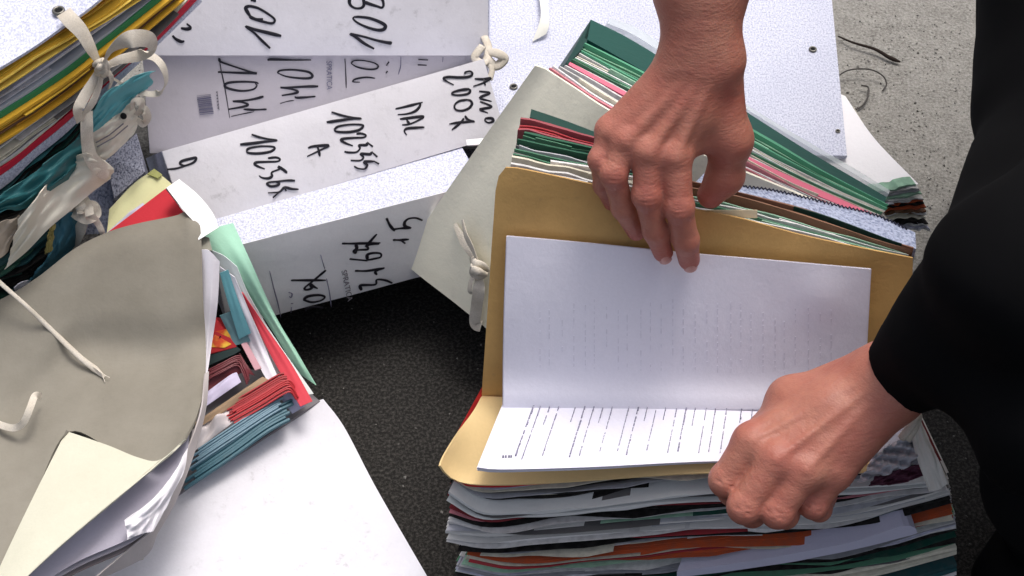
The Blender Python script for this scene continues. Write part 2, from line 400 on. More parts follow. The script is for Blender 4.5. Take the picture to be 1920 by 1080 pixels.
strokes(t, pl1, [[(340, -40), (330, 20), (350, 65), (400, 92), (460, 90), (492, 60), (490, 0), (470, -40)], [(490, 20), (560, 45), (640, 70), (695, 85), (715, 50), (690, -20), (600, -50), (490, -45)],
    [(380, 190), (450, 190), (560, 205), (680, 250), (735, 290), (715, 330), (650, 338), (540, 310), (430, 260), (375, 215), (380, 190)],
    [(810, 485), (760, 480), (640, 455), (500, 415), (345, 382), (400, 415), (500, 490), (610, 550)]], (600, 0), 6)
t, pl2, _ = archive_box('archive box with shade painted face, barcode and ruled label, under the topmost box', (266, 98), (915, 98), .175, 62, .106, .12, card((206, 200, 202), .6, .2, .1, .15, .35))  # greyer face colour than the other boxes carries the shade of the box above
strokes(t, pl2, [[(425, 115), (435, 150), (480, 170), (640, 225), (800, 275), (840, 285), (640, 280), (410, 270)],
    [(870, 400), (820, 385), (660, 380), (520, 395), (490, 430), (530, 455), (640, 480), (740, 480), (820, 460), (850, 420), (830, 400)],
    [(925, 545), (840, 570), (720, 590), (580, 600), (680, 610), (750, 635), (700, 660), (530, 690)], [(960, 690), (820, 695), (700, 690)],
    [(980, 145), (990, 130), (1100, 130), (1250, 135), (1460, 135)], [(1080, 280), (1110, 255), (1220, 245), (1350, 255), (1440, 275), (1475, 315), (1440, 340), (1330, 340), (1180, 320), (1080, 280)],
    [(1540, 432), (1400, 435), (1200, 445), (1115, 445), (1250, 465), (1310, 490), (1280, 510), (1130, 535)], [(1510, 545), (1400, 555), (1300, 560), (1275, 545)]], (340, 90), 6, .0011)
strokes(t, pl2, [[(350, 715), (380, 685), (480, 680), (600, 705), (655, 740), (630, 775), (540, 780), (420, 755), (350, 715)], [(620, 880), (520, 870), (400, 890), (370, 920), (450, 925)],
    [(775, 695), (745, 740)], [(760, 800), (740, 825)], [(1105, 670), (1215, 675)], [(1100, 730), (1200, 735)]], (600, 0), 6, .0008, name='handwriting')
strokes(t, pl2, [[(425, 115), (450, 260), (490, 450), (545, 790)], [(560, 770), (700, 740), (820, 715)], [(1110, 625), (1200, 600), (1270, 590)], [(1840, 120), (1850, 300), (1855, 450)]], (340, 90), 6, .0005, INK, 'ruled_line')
strokes(t, pl2, [[(910, 640), (905, 750), (880, 840)], [(1385, 640), (1380, 700)]], (600, 0), 6, .0004, INKM, 'ruled_line')
q = []
for i in range(17):
    y = 180 + i * 2.15 + (i % 3) * .3; wd = .55 + (i * 7 % 5) * .24; x = 369 + i * .35
    q.append([(x, y), (x + 26, y - 3), (x + 26, y - 3 + wd), (x, y + wd)])
bars(t, pl2, q, INKM, 'barcode')
q = [[(405 + (i % 2) * 2 + i * .3, 172 + i * 3), (408 + i * .3, 171.6 + i * 3), (408 + i * .3, 173.6 + i * 3), (405 + (i % 2) * 2 + i * .3, 174 + i * 3)] for i in range(12)]
bars(t, pl2, q, INKF, 'small_print')
def printed(parent, plane, text, p0, p1, size, mat, name='printed_word', stretch=1.0):
    """printed capitals on a face: the baseline runs from pixel p0 to pixel p1, letter tops point to the right"""
    cu = bpy.data.curves.new('t', 'FONT'); cu.body = text; cu.size = 1; cu.extrude = .01; ob = link(bpy.data.objects.new('t', cu))
    bpy.context.view_layer.update(); me = bpy.data.meshes.new_from_object(ob); bpy.data.objects.remove(ob)
    v = np.array([x.co[:] for x in me.vertices]); A, B = plane.hit(*p0, .0012), plane.hit(*p1, .0012)
    ex = nrm(B - A); ey = nrm(np.cross(plane.n, ex)); w_ = v[:, 0].max()
    k = np.linalg.norm(B - A) / w_
    mb = MB(); mb.add([A + ex * a * k + ey * b * size + plane.n * c * .01 for a, b, c in v], [tuple(p.vertices) for p in me.polygons]); return build(name, mb, mat, parent)
printed(t, pl2, 'SPRATICA', (612, 114), (613, 168), .0078, INKM)
t, pl3, _ = archive_box('white archive box marked DAL, 102555 and Anno 2007 in black marker', (303, 284), (908, 110), .208, 44, .0755, .17, WHITEBOX)
strokes(t, pl3, [[(80, 705), (180, 695), (280, 665), (380, 625), (405, 575), (340, 585), (250, 610), (225, 640), (270, 660), (340, 645)],
    [(900, 425), (1050, 410), (1200, 390), (1315, 378), (1200, 360), (1110, 340), (1030, 312)], [(970, 495), (1010, 465), (1130, 445), (1260, 448), (1290, 470), (1240, 505), (1120, 525), (1000, 520), (970, 495)],
    [(1215, 580), (1300, 570), (1350, 590), (1320, 615), (1200, 620), (1090, 625), (1065, 645), (1110, 675), (1180, 700)], [(1430, 745), (1390, 710), (1330, 675), (1345, 700), (1270, 730), (1250, 750)],
    [(1250, 745), (1260, 780), (1220, 805), (1150, 800), (1115, 775)], [(1520, 832), (1430, 830), (1330, 840), (1230, 850), (1205, 870), (1250, 895), (1320, 885), (1340, 860), (1300, 845)],
    [(1560, 930), (1480, 925), (1400, 910), (1340, 960), (1215, 970)], [(1400, 905), (1420, 950)], [(1340, 960), (1270, 1025)]], (300, 200), 6, .0011)
strokes(t, pl3, [[(315, 475), (450, 455), (590, 435), (705, 432), (600, 420), (480, 395), (370, 360)], [(400, 555), (450, 520), (580, 500), (700, 502), (725, 520), (680, 560), (560, 585), (430, 580), (400, 555)],
    [(650, 605), (700, 600), (755, 620), (730, 645), (620, 650), (500, 660), (480, 680), (530, 710), (610, 740)], [(835, 750), (770, 700)], [(770, 705), (760, 730), (680, 735), (690, 770), (650, 810), (570, 815), (515, 805)],
    [(885, 865), (820, 805)], [(820, 810), (800, 835), (700, 830), (730, 870), (690, 905), (585, 905)], [(905, 945), (850, 915)], [(850, 915), (740, 920), (770, 960), (740, 1000), (670, 995), (625, 970)],
    [(105, 765), (170, 745), (335, 735), (260, 780), (95, 860)], [(210, 745), (225, 790), (240, 860)], [(1090, 325), (1200, 300), (1300, 275), (1395, 250)], [(1370, 255), (1360, 300), (1310, 350), (1220, 380), (1115, 390)],
    [(1140, 440), (1250, 425), (1400, 410), (1350, 450), (1250, 495), (1165, 505)], [(1215, 430), (1225, 465), (1255, 500)], [(1415, 530), (1330, 535), (1220, 545), (1190, 575), (1215, 620)]], (560, 150), 6, .0011)
strokes(t, pl3, [[(1385, 290), (1400, 270), (1450, 262), (1475, 290), (1440, 320), (1330, 330), (1200, 325), (1150, 340), (1180, 370), (1265, 415)], [(1440, 460), (1350, 470), (1260, 495), (1250, 520), (1320, 530), (1420, 515), (1450, 480), (1420, 455)],
    [(1420, 580), (1330, 595), (1275, 640), (1285, 690), (1350, 705), (1430, 680), (1470, 630), (1450, 590), (1400, 580)], [(1500, 825), (1420, 830), (1300, 840), (1215, 855)], [(1500, 830), (1420, 800), (1390, 760)], [(1380, 790), (1330, 850), (1245, 920)],
    [(1500, 345), (1600, 350), (1680, 340), (1600, 390), (1485, 430)], [(1600, 345), (1620, 420)], [(1550, 485), (1670, 505), (1560, 560), (1690, 600)], [(1560, 600), (1690, 660), (1560, 690), (1650, 730)],
    [(1620, 790), (1690, 790), (1710, 820), (1660, 840), (1620, 820), (1620, 790)]], (640, 90), 6, .0011)
t, pl4, _ = archive_box('lowest archive box with grained side up, spine marked 800 and 8161', (398, 474), (905, 344), .165, 79, .092, .08, card((236, 236, 238), .5, .14, .1, .15, .5))
strokes(t, pl4, [[(205, 655), (300, 655), (420, 655), (500, 655)], [(500, 570), (440, 620), (380, 670), (320, 720), (340, 735), (380, 720), (370, 690), (400, 710), (430, 725)], [(310, 820), (350, 790), (440, 780), (490, 795), (460, 825), (380, 840), (310, 820)],
    [(480, 890), (400, 880), (340, 895), (330, 915)], [(635, 345), (750, 345), (960, 340)], [(930, 265), (880, 320), (840, 370), (870, 355), (950, 350)], [(750, 350), (760, 385), (735, 410), (750, 425), (770, 400), (850, 395), (850, 370)],
    [(700, 475), (850, 490)], [(850, 480), (850, 440), (900, 425), (960, 430), (960, 460), (900, 475), (850, 485)], [(745, 575), (850, 575), (995, 550)], [(995, 550), (920, 580), (930, 610)],
    [(800, 740), (790, 700), (850, 695), (920, 690), (930, 650), (1000, 655), (1060, 680)], [(1010, 130), (1040, 190), (1080, 240)], [(1070, 225), (1150, 215), (1220, 215)], [(1220, 215), (1170, 200), (1165, 165), (1200, 135), (1260, 130), (1315, 150)],
    [(1065, 315), (1130, 315), (1200, 310)], [(1130, 315), (1170, 345)]], (500, 380), 4.5, .0013)
strokes(t, pl4, [[(25, 575), (60, 720), (100, 870), (120, 970)], [(455, 440), (490, 560)], [(505, 640), (530, 760), (545, 880)]], (500, 380), 4.5, .0005, INKM, 'ruled_line')
strokes(t, pl4, [[(185, 755), (215, 770), (205, 800), (190, 790)], [(205, 850), (225, 850)], [(210, 880), (205, 930)]], (500, 380), 4.5, .0006, INKM, 'small_print')
printed(t, pl4, 'SPRATICA', (640, 508), (652, 566), .0075, INKF)

# ------------------------------------------------------------------ grained board box at the top and what lies round it
def rivet(parent, c, n, r=.0042, mat=METAL, hole=True):
    mb = MB(); n = nrm(n); a = nrm(np.cross(n, [1, .2, 0])); b_ = np.cross(n, a); G = []
    for rr, hh in ((1.0, 0), (.95, .3), (.75, .38), (.55, .25), (.5, -.3)):
        G.append([c + (a * math.cos(k * math.pi / 8) + b_ * math.sin(k * math.pi / 8)) * r * rr + n * r * hh for k in range(17)])
    mb.grid(G, .0003); parent = build('rivet', mb, mat, parent)
    mb = MB(); mb.prism([c + (a * math.cos(k * math.pi / 8) + b_ * math.sin(k * math.pi / 8)) * r * .5 + n * .0003 for k in range(16)], -n * .0004); build('rivet_hole', mb, DARKM, parent)
Z0 = .15; zr = (0, 0, 1)
t = thing('box_file', P(1250, 120, .0), 'large white speckled box file lying flat behind the hand, with eyelets along its edge', 'box file')
mb = MB(); mb.prism([P(x, y, Z0) for x, y in ((905, -60), (1554, -60), (1588, 292), (1180, 288), (925, 300))], (0, 0, -.004)); build('lid', mb, GRAIN, t)
mb = MB(); mb.prism([P(x, y, Z0 - .0045) for x, y in ((910, -55), (1540, -55), (1560, 220), (1180, 220), (930, 240))], (0, 0, -.145)); build('box_body', mb, card((205, 205, 212)), t)
for x, y in ((963, 163), (1524, 93)): rivet(t, P(x, y, Z0 + .0006), zr)
rivet(t, P(1571, 246, Z0 + .0006), zr, .0025)
# white sheets and thin folders sticking out under it
t = tag(build('paper_sheet', (lambda mb: (mb.grid(coons([(1560, 170, .142), (1585, 180, .142)], [(1585, 180, .142), (1640, 260, .138), (1722, 345, .13)], [(1480, 300, .142), (1570, 340, .14), (1642, 366, .136), (1722, 345, .13)], [(1560, 170, .142), (1480, 300, .142)], bulge=.004), .0006), mb)[1])(MB()), card((248, 246, 248), .8, .06)), 'large white sheet with pointed corner slipping out from under the speckled box file', 'paper')
mb = MB(); mb.grid(coons([(1575, 190, .04), (1600, 200, .05)], [(1600, 200, .05), (1655, 290, .05), (1690, 330, .045)], [(1600, 330, .04), (1690, 330, .045)], [(1575, 190, .04), (1600, 330, .04)], bulge=.004, noise=.004), .0006)
tag(build('paper_sheet', mb, card((205, 200, 185), .8, .3, .3)), 'crumpled dirty sheet between the white pointed sheet and the concrete', 'paper')
mb = MB(); mb.prism([P(x, y, .1) for x, y in ((1000, -10), (1022, -10), (1030, 40), (1018, 80), (1005, 78), (1012, 40))], (0, 0, .0)) if 0 else mb.grid(coons([(1008, -20, Z0 + .006), (1024, -20, Z0 + .009)], [(1024, -20, Z0 + .009), (1030, 40, Z0 + .012), (1024, 64, Z0 + .006)], [(998, 78, Z0 + .002), (1024, 64, Z0 + .006)], [(1008, -20, Z0 + .006), (1014, 30, Z0 + .012), (998, 78, Z0 + .002)], 6, 12), .0008)
tag(build('paper_strip', mb, card((232, 232, 222), .7, .2)), 'torn pale strip hanging over the speckled box file near the top edge', 'paper')
mb = MB(); mb.prism([P(*q) for q in ((874, 262, .195), (915, 258, .195), (912, 270, .195), (876, 272, .195))], (0, 0, -.0015))
tag(build('paper_strip', mb, card((240, 240, 240), .7, .1)), 'small white tab sticking out at the right end of the DAL archive box', 'paper')
# knot of tape at the corner of the boxes
mb = MB()
for k, (pts, r) in enumerate((([(905, 62, .19), (916, 92, .2), (908, 118, .2), (890, 108, .205), (905, 86, .21)], .004), ([(915, 98, .2), (932, 100, .205), (945, 110, .2), (930, 124, .195), (914, 112, .2)], .005), ([(912, 110, .2), (922, 130, .195), (918, 150, .19)], .003))):
    c = catmull([P(*p) for p in pts], 7); mb.tube(c, r, r * .45, up=(0, -.4, 1))
tag(build('tape_knot', mb, TAPE), 'frayed knot of white cotton tape at the corner where the archive boxes meet', 'tape')

# ------------------------------------------------------------------ loose things on the concrete
mb = MB(); c = catmull([P(1572, 68, .004), P(1600, 80, .007), P(1640, 92, .007), P(1668, 108, .005), P(1688, 116, .004)], 8)
mb.tube(c, np.interp(np.linspace(0, 1, len(c)), [0, .4, .85, 1], [.0009, .0015, .0024, .001])); tag(build('twig', mb, plain('dark_twig', (52, 44, 40), .9, .1)), 'thin dark twig lying on the pale concrete', 'twig')
mb = MB(); c = catmull([P(x, y, .001 + z) for x, y, z in ((1568, 170, .004), (1566, 150, .006), (1590, 132, .01), (1630, 130, .012), (1655, 142, .008), (1662, 158, .003), (1655, 170, .001))], 8); mb.tube(c, .00085)
c = catmull([P(x, y, .001 + z) for x, y, z in ((1615, 160, .006), (1628, 164, .006), (1626, 185, .004), (1612, 202, .002), (1597, 206, .001))], 8); mb.tube(c, .001)
tag(build('wire', mb, plain('dark_wire', (60, 55, 52), .5, .4)), 'curled dark wire lying on the concrete below the twig', 'wire')

# ------------------------------------------------------------------ right pile: lying folders (front plane faces the viewer)
a_, b_ = P(828, 880, .22), P(1775, 905, .22); d_ = nrm(b_ - a_); FR = Plane(a_, np.cross([0, 0, 1], d_) * (-1 if np.cross([0, 0, 1], d_)[1] > 0 else 1))
dl = nrm(P(890, 765, .22) - P(828, 880, .22)) * .2; dr = nrm(P(1722, 780, .22) - P(1775, 905, .22)) * .2
DEP = np.array([dl, dr]); TAN = card((212, 170, 106), .7, .5, .25, .4)
Bn = [
 [(826, 871), (843, 892), (877, 905), (946, 907), (1049, 902), (1256, 888), (1400, 884), (1600, 884), (1735, 880)],
 [(834, 886), (848, 903), (880, 917), (950, 921), (1049, 912), (1256, 895), (1400, 891), (1600, 891), (1742, 887)],
 [(842, 914), (868, 934), (905, 953), (1015, 953), (1118, 943), (1256, 923), (1400, 912), (1600, 906), (1752, 896)],
 [(838, 930), (862, 952), (905, 965), (1049, 960), (1256, 939), (1400, 933), (1600, 921), (1762, 903)],
 [(842, 958), (872, 976), (932, 984), (1032, 970), (1118, 961), (1256, 953), (1400, 948), (1600, 935), (1770, 910)],
 [(840, 981), (885, 992), (949, 993), (1049, 985), (1256, 972), (1400, 962), (1600, 950), (1776, 917)],
 [(834, 1002), (880, 1006), (949, 1006), (1049, 998), (1256, 984), (1400, 976), (1568, 972), (1669, 954), (1780, 924)],
 [(836, 1018), (890, 1026), (949, 1024), (1049, 1014), (1256, 1000), (1400, 993), (1600, 982), (1782, 930)],
 [(862, 1034), (910, 1040), (960, 1038), (1118, 1028), (1256, 1014), (1400, 1004), (1600, 992), (1784, 946)],
 [(872, 1048), (910, 1055), (960, 1056), (1118, 1044), (1256, 1030), (1400, 1018), (1600, 1006), (1786, 962)],
 [(880, 1056), (920, 1070), (980, 1073), (1118, 1062), (1256, 1048), (1400, 1034), (1600, 1022), (1788, 976)],
 [(862, 1066), (915, 1082), (980, 1086), (1118, 1076), (1256, 1064), (1400, 1048), (1600, 1036), (1792, 990)],
 [(850, 1082), (915, 1098), (980, 1102), (1118, 1092), (1256, 1082), (1400, 1068), (1600, 1052), (1794, 1004)],
]
for k in range(8): Bn.append([(x, y + 26) for x, y in Bn[-1]])
G_ = 'bulging folders in the tied pile under the hands'
specs = [ # label, category, kind, colours, cover, sheets
 ('red folder edge directly under the open tan folder', 'folder', 'card', ('red',), card((206, 48, 52)), 1),
 ('bundle of lavender white papers under the red folder, curling at its left corner', 'paper bundle', 'sheaf', ('lav', 'lav', 'white', 'dgrey', 'grey', 'black', 'cream'), None, 5),
 ('thin white folder with a dark inside below the lavender papers', 'folder', 'folder', ('dgrey', 'black', 'grey'), card((226, 228, 226)), 3),
 ('dark red folder with maroon edges in the middle of the front pile', 'folder', 'folder', ('dred', 'cream', 'red', 'white', 'dred'), card((138, 50, 56)), 4),
 ('dark green and cream sheets above the pale green papers in the front pile', 'folder', 'folder', ('dgreen', 'cream', 'teal', 'black', 'white', 'pink'), None, 3),
 ('pale green papers with a worn left corner in the front pile', 'paper bundle', 'sheaf', ('mint', 'white', 'cream', 'grey', 'sky', 'dgrey'), None, 4),
 ('white envelope with a long straight edge in the front pile', 'envelope', 'folder', ('white', 'cream', 'grey'), card((228, 226, 222)), 3),
 ('mixed teal, red and white sheets below the white envelope', 'folder', 'folder', ('dteal', 'cream', 'red', 'white', 'black', 'mint'), None, 3),
 ('beige white bundle of sheets above the orange folder', 'paper bundle', 'sheaf', ('white', 'cream', 'grey', 'white'), None, 5),
 ('orange red folder near the bottom edge of the photo', 'folder', 'folder', ('orange', 'orange', 'red', 'cream', 'orange', 'brown'), None, 4),
 ('light green folder with frayed edge just under the orange folder', 'folder', 'sheaf', ('mint', 'green', 'cream', 'mint'), None, 4),
 ('white and lavender paper bundle under the light green folder', 'paper bundle', 'sheaf', ('white', 'lav', 'grey'), None, 5),
 ('dark green bundle of thin files at the lower edge of the photo', 'paper bundle', 'sheaf', ('dgreen', 'black', 'green', 'dgrey'), None, 6),
]
low = [('grey', 'cream'), ('dteal', 'black'), ('cream', 'white'), ('dred', 'brown'), ('grey', 'white'), ('dgreen', 'green'), ('white', 'cream')]
for i, (lb, cat, kind, cols, cov, n) in enumerate(specs):
    top_, bot_ = (Bn[i][:-2] + [(1645, 886)], Bn[i + 1][:-2] + [(1645, 892)]) if i == 0 else (Bn[i], Bn[i + 1])
    file_layer('folder' if cat == 'folder' else 'paper_bundle' if cat == 'paper bundle' else 'envelope', lb, cat, FR, DEP, top_, bot_, kind, cols, cov, int(n * 2.8) + 2, 40 + i, G_, amp=2.2, front=random.uniform(-.007, .005), inset=.007, N_=60)
for j, cols in enumerate(low):
    i = len(specs) + j
    file_layer('folder', 'plain folder at the foot of the front pile, below the lower edge of the photo', 'folder', FR, DEP, Bn[i], Bn[i + 1], 'sheaf', cols, None, 3, 80 + i, 'folders at the foot of the front pile', amp=1.3, inset=.003)
# lavender strip of paper poking out of the right side
mb = MB(); layer(mb, [(1270, 1056), (1452, 1030), (1600, 1000), (1690, 972), (1716, 976)], [(1270, 1070), (1452, 1046), (1600, 1018), (1700, 994), (1720, 986)], FR, DEP * .3, [C_['lav']], 1, 40, 1.0, 0, 5, .9, .008)
tag(build('paper_strip', mb, card((206, 204, 224), .7, .15)), 'crumpled lavender paper strip sticking out of the front pile at right', 'paper')

INKR = plain('row_print', (150, 148, 168), .8, .1)
# ------------------------------------------------------------------ open tan folder and its papers
A = P(903, 738, .222); B = P(935, 322, .41); base = np.array([1.0, -.03, 0]); FP = plane3(A, B, A + base)
t = thing('open_folder', P(1250, 840, .222), 'open tan card folder, its back flap held upright by the upper hand', 'folder')
front = [FR.hit(x, y) + np.array([0, -.002, .0015]) for x, y in Bn[0][:-2] + [(1640, 884)]]
back = [FP.hit(903, 742), P(1100, 752, .229), P(1400, 766, .236), P(1640, 780, front[-1][2] + .004)]
mb = MB(); mb.grid(coons(back, [back[-1], P(1641, 820, front[-1][2] + .003), front[-1]], front, [back[0], P(889, 768, .226), P(858, 812, .228), P(832, 856, .226), front[0]], 40, 16, noise=.004, seed=4), .0016); build('front_flap', mb, card((236, 206, 150), .7, .25, .08, .3), t)  # front flap paler than the back: brighter light put into its colour
ftop = [(935, 330), (944, 318), (960, 314), (1040, 330), (1120, 348), (1220, 370), (1310, 394), (1390, 410), (1500, 440), (1600, 462), (1712, 484)]
def on(pl, x, y, off=0.0): return pl.hit(x, y, off)
mb = MB(); rows = []
for v in np.linspace(0, 1, 16):
    lft = np.array([np.interp(v, [0, .03, .5, 1], [935, 930, 917, 903]), np.interp(v, [0, 1], [330, 742])]); rgt = np.array([1712 - 12 * v, 484 + v * 306])
    tp = resample(ftop, 40); bt = resample([(903, 742), (1100, 752), (1400, 770), (1700, 790)], 40)
    row = []
    for k in range(40):
        u = k / 39; q = (1 - v) * tp[k] + v * bt[k]; ex = lft * (1 - u) + rgt * u - ((1 - v) * (tp[0] * (1 - u) + tp[-1] * u) + v * (bt[0] * (1 - u) + bt[-1] * u)); q = q + ex
        row.append(on(FP, q[0], q[1], (.0035 * math.sin(u * 5 + v * 2) + .0015 * math.sin(u * 17 + v * 9) + .0052) * (1 - v) ** .5))
    rows.append(row)
mb.grid(rows, .0018); build('back_flap', mb, TAN, t)
mb = MB(); mb.grid([[on(FP, x, y + k, .001 + .0008 * math.sin(x * .05)) for x in np.linspace(1300, 1420, 22)] for y, k in ((394, 0), (396, 5), (400, 9))], .0006)
build('torn_edge', mb, card((236, 222, 186), .8, .1), t)
PAPER = card((238, 236, 248), .6, .05, 0, .12, .25)
# lifted sheaf of pages
LP = Plane(A - np.array([0, .012, 0]), FP.n)
t = thing('page_bundle', LP.hit(1280, 765), 'lifted bundle of blank looking white pages standing against the tan folder', 'pages')
for k in range(7):
    mb = MB(); o = .0075 - k * .0011; jx, jy = (random.uniform(-2, 2), random.uniform(-1.5, 1.5)) if k else (0, 0)
    top = [(951 + jx, 443 + jy), (1100, 456 + jy), (1300, 476 + jy), (1500, 493 + jy), (1632 + jx, 505 + jy)]
    bot = [(944 + jx, 765 - k * .5), (1100, 767 - k * .5), (1300, 768 - k * .5), (1500, 768 - k * .5), (1618 + jx, 768 - k * .5)]
    T_, B_ = resample(top, 34), resample(bot, 34); rows = []
    for v in np.linspace(0, 1, 22):
        row = []
        for q in range(34):
            u = q / 33; xx = T_[q] * (1 - v) + B_[q] * v; bend = -6 * math.sin(v * math.pi) * (1 - u) ** 3
            cur = .006 * math.sin(v * math.pi * .9) * (.5 + .5 * math.cos(u * 3)) + .004 * math.exp(-((u - .87) / .07) ** 2) * math.exp(-((v - .22) / .2) ** 2) + .010 * math.exp(-((v - 1) / .13) ** 2)
            row.append(LP.hit(xx[0] + bend * .3, xx[1], o + cur))
        rows.append(row)
    mb.grid(rows, .0005); build('page', mb, PAPER, t)
# ghost of the print showing through the top page
q = []
rg = np.random.default_rng(5)
for c in range(27):
    x = 1010 + c * 21 + rg.uniform(-3, 3); y = 560 + rg.uniform(0, 30)
    while y < 735:
        l = rg.uniform(5, 15)
        if rg.random() < .8 and x < 1560: q.append([(x, y), (x + 1.6, y), (x + 1.6, y + l), (x, y + l)])
        y += l + rg.uniform(3, 7)
def cur_on(x, y):
    T_ = np.interp(x, [951, 1632], [443, 505]); v = (y - T_) / (767 - T_); u = (x - 948) / 680
    return LP.hit(x, y, .0078 + .006 * math.sin(v * math.pi * .9) * (.5 + .5 * math.cos(u * 3)) + .004 * math.exp(-((u - .87) / .07) ** 2) * math.exp(-((v - .22) / .2) ** 2))
mb = MB()
for c in q: mb.prism([cur_on(*p) for p in c], -LP.n * .0003)
build('show_through_print', mb, INKG, t)
# lower pages with printed rows
t = thing('page_bundle', P(1200, 830, .226), 'open printed pages lying flat in the tan folder below the lifted pages', 'pages')
zp = .238
for k in range(5):
    mb = MB(); z = zp - k * .0011; j = random.uniform(-1.5, 1.5) if k else 0
    mb.grid(coons([(952, 735, z), (1300, 745, z + .001), (1630, 750, z)], [(1630, 750, z), (1635, 850, z)], [(895 + j, 876 + k * 1.3, z - .001), (940, 880 + k * 1.3, z + .0005), (1100, 876 + k * 1.3 + j, z + .002), (1300, 866 + k * 1.3, z + .002), (1500, 860 + k, z), (1635, 850 + k, z)], [(952, 735, z), (925, 800, z + .001), (895 + j, 876 + k * 1.3, z - .001)], 34, 12, bulge=.001), .0007)
    build('page', mb, PAPER, t)
mb = MB(); rg = np.random.default_rng(11)
TL_, TR_, BL_, BR_ = P(952, 735, zp), P(1630, 750, zp), P(897, 874, zp), P(1635, 850, zp)
rows_x = [.085, .105, .13, .155, .20, .225, .25, .275, .30, .345, .37, .395, .42, .445, .475, .50, .525, .555, .58, .61, .65, .68, .71, .74, .78, .81, .84, .87]
for i, u in enumerate(rows_x):
    s = 0.0; end = [.9, .92, .45, .9, .4, .92, .9, .5, .9][i % 9] if i not in (2, 7) else .45
    while s < end:
        l = rg.uniform(.015, .05); wd = (.0007 + (.0004 if i % 5 == 0 else 0)) * rg.uniform(.6, 1.2)
        if rg.random() < .10: s += l; continue
        a0 = (TL_ * (1 - u) + TR_ * u) * (1 - s) + (BL_ * (1 - u) + BR_ * u) * s; a1 = (TL_ * (1 - u) + TR_ * u) * (1 - min(s + l, .94)) + (BL_ * (1 - u) + BR_ * u) * min(s + l, .94)
        zz = np.array([0, 0, .0030 + .0008 * math.sin(u * 3.1)])
        mb.prism([a0 + zz, a0 + zz + [wd, 0, 0], a1 + zz + [wd, 0, 0], a1 + zz], (0, 0, -.0035)); s += l + rg.uniform(.008, .02)
build('printed_rows', mb, INKR, t)
mb = MB(); [mb.prism([P(x, 853, zp + .0025), P(x + 3, 853, zp + .0025), P(x + 3, 856, zp + .0025), P(x, 856, zp + .0025)], (0, 0, -.003)) for x in (942, 947, 953, 957)]; build('page_number', mb, INKM, t)

# ------------------------------------------------------------------ bundle leaning behind the tan folder
Rp = FP.hit(1700, 480); e2 = nrm(Rp - B); EP2 = Plane(B - FP.n * .002, np.cross(e2, FP.n) * (1 if np.cross(e2, FP.n)[2] > 0 else -1))
D2 = (FP.hit(903, 742) - FP.hit(935, 330)) * .88 - FP.n * .022
G2 = 'upright files leaning behind the open tan folder'
def L2(name, label, cat, top, bot, kind, cols, cover=None, n=4, seed=1, **k): return file_layer(name, label, cat, EP2, D2, top, bot, kind, cols, cover, n + 2, seed, G2, **k)
L2('paper_bundle', 'cream sheets directly behind the tan flap, left of the upper hand', 'paper bundle', [(961, 286), (1040, 304), (1240, 344)], [(957, 312), (1040, 328), (1240, 366)], 'sheaf', ('cream', 'white', 'cream'), None, 3, 1)
L2('paper_bundle', 'grey green sheets beside the dark red folder, left of the upper hand', 'paper bundle', [(968, 268), (1040, 286), (1240, 326)], [(962, 285), (1040, 303), (1240, 343)], 'sheaf', ('dgrey', 'dgreen', 'green', 'grey'), None, 4, 2)
L2('folder', 'green folder between the grey sheets and the dark red folder behind the tan flap', 'folder', [(984, 252), (1050, 268), (1240, 310)], [(969, 268), (1050, 285), (1240, 325)], 'folder', ('green', 'dgreen', 'dgreen'), card((52, 98, 76)), 3, 3)
L2('folder', 'dusky red folder with rounded corner behind the tan flap', 'folder', [(976, 226), (994, 228), (1050, 243), (1240, 300)], [(970, 250), (990, 250), (1050, 267), (1240, 309)], 'folder', ('dred', 'red', 'dred', 'pink'), card((158, 84, 90)), 4, 4)
L2('folder', 'dark green stiff folder at the back of the leaning files, left of the upper hand', 'folder', [(996, 204), (1060, 226), (1126, 252), (1250, 298)], [(993, 222), (1055, 242), (1120, 268), (1240, 300)], 'card', ('dgreen',), card((30, 66, 58)), 1, 5)
L2('paper_bundle', 'thin pale green and cream sheets behind the tan flap, right of the upper hand', 'paper bundle', [(1290, 362), (1370, 378), (1547, 426), (1704, 474)], [(1290, 388), (1370, 404), (1500, 438), (1704, 482)], 'sheaf', ('mint', 'cream', 'green', 'mint', 'white'), None, 7, 6)
L2('folder', 'brown edged dark folder beside the speckled blue board', 'folder', [(1290, 344), (1373, 363), (1518, 400), (1655, 452), (1712, 470)], [(1290, 358), (1373, 372), (1518, 414), (1651, 458), (1706, 474)], 'folder', ('brown', 'dgreen', 'black'), card((150, 110, 88)), 2, 7)
t = L2('folder_board', 'blue grey speckled board with a stitched upper edge, right of the upper hand', 'board', [(1320, 325), (1384, 347), (1460, 358), (1560, 382), (1640, 402), (1716, 436)], [(1300, 346), (1373, 362), (1518, 400), (1655, 450), (1718, 472)], 'card', ('blue',), GRAINB, 1, 8)
mb = MB(); rg = np.random.default_rng(2); pts = resample([(1384, 347), (1460, 358), (1560, 382), (1640, 402), (1700, 428)], 90)
mb.tube([EP2.hit(x, y + (2.2 if i % 2 else -1.5) + rg.normal(0, .5), .001) for i, (x, y) in enumerate(pts)], .0007, seg=6); build('stitching', mb, plain('dark_thread', (60, 60, 75), .9, .1), t)

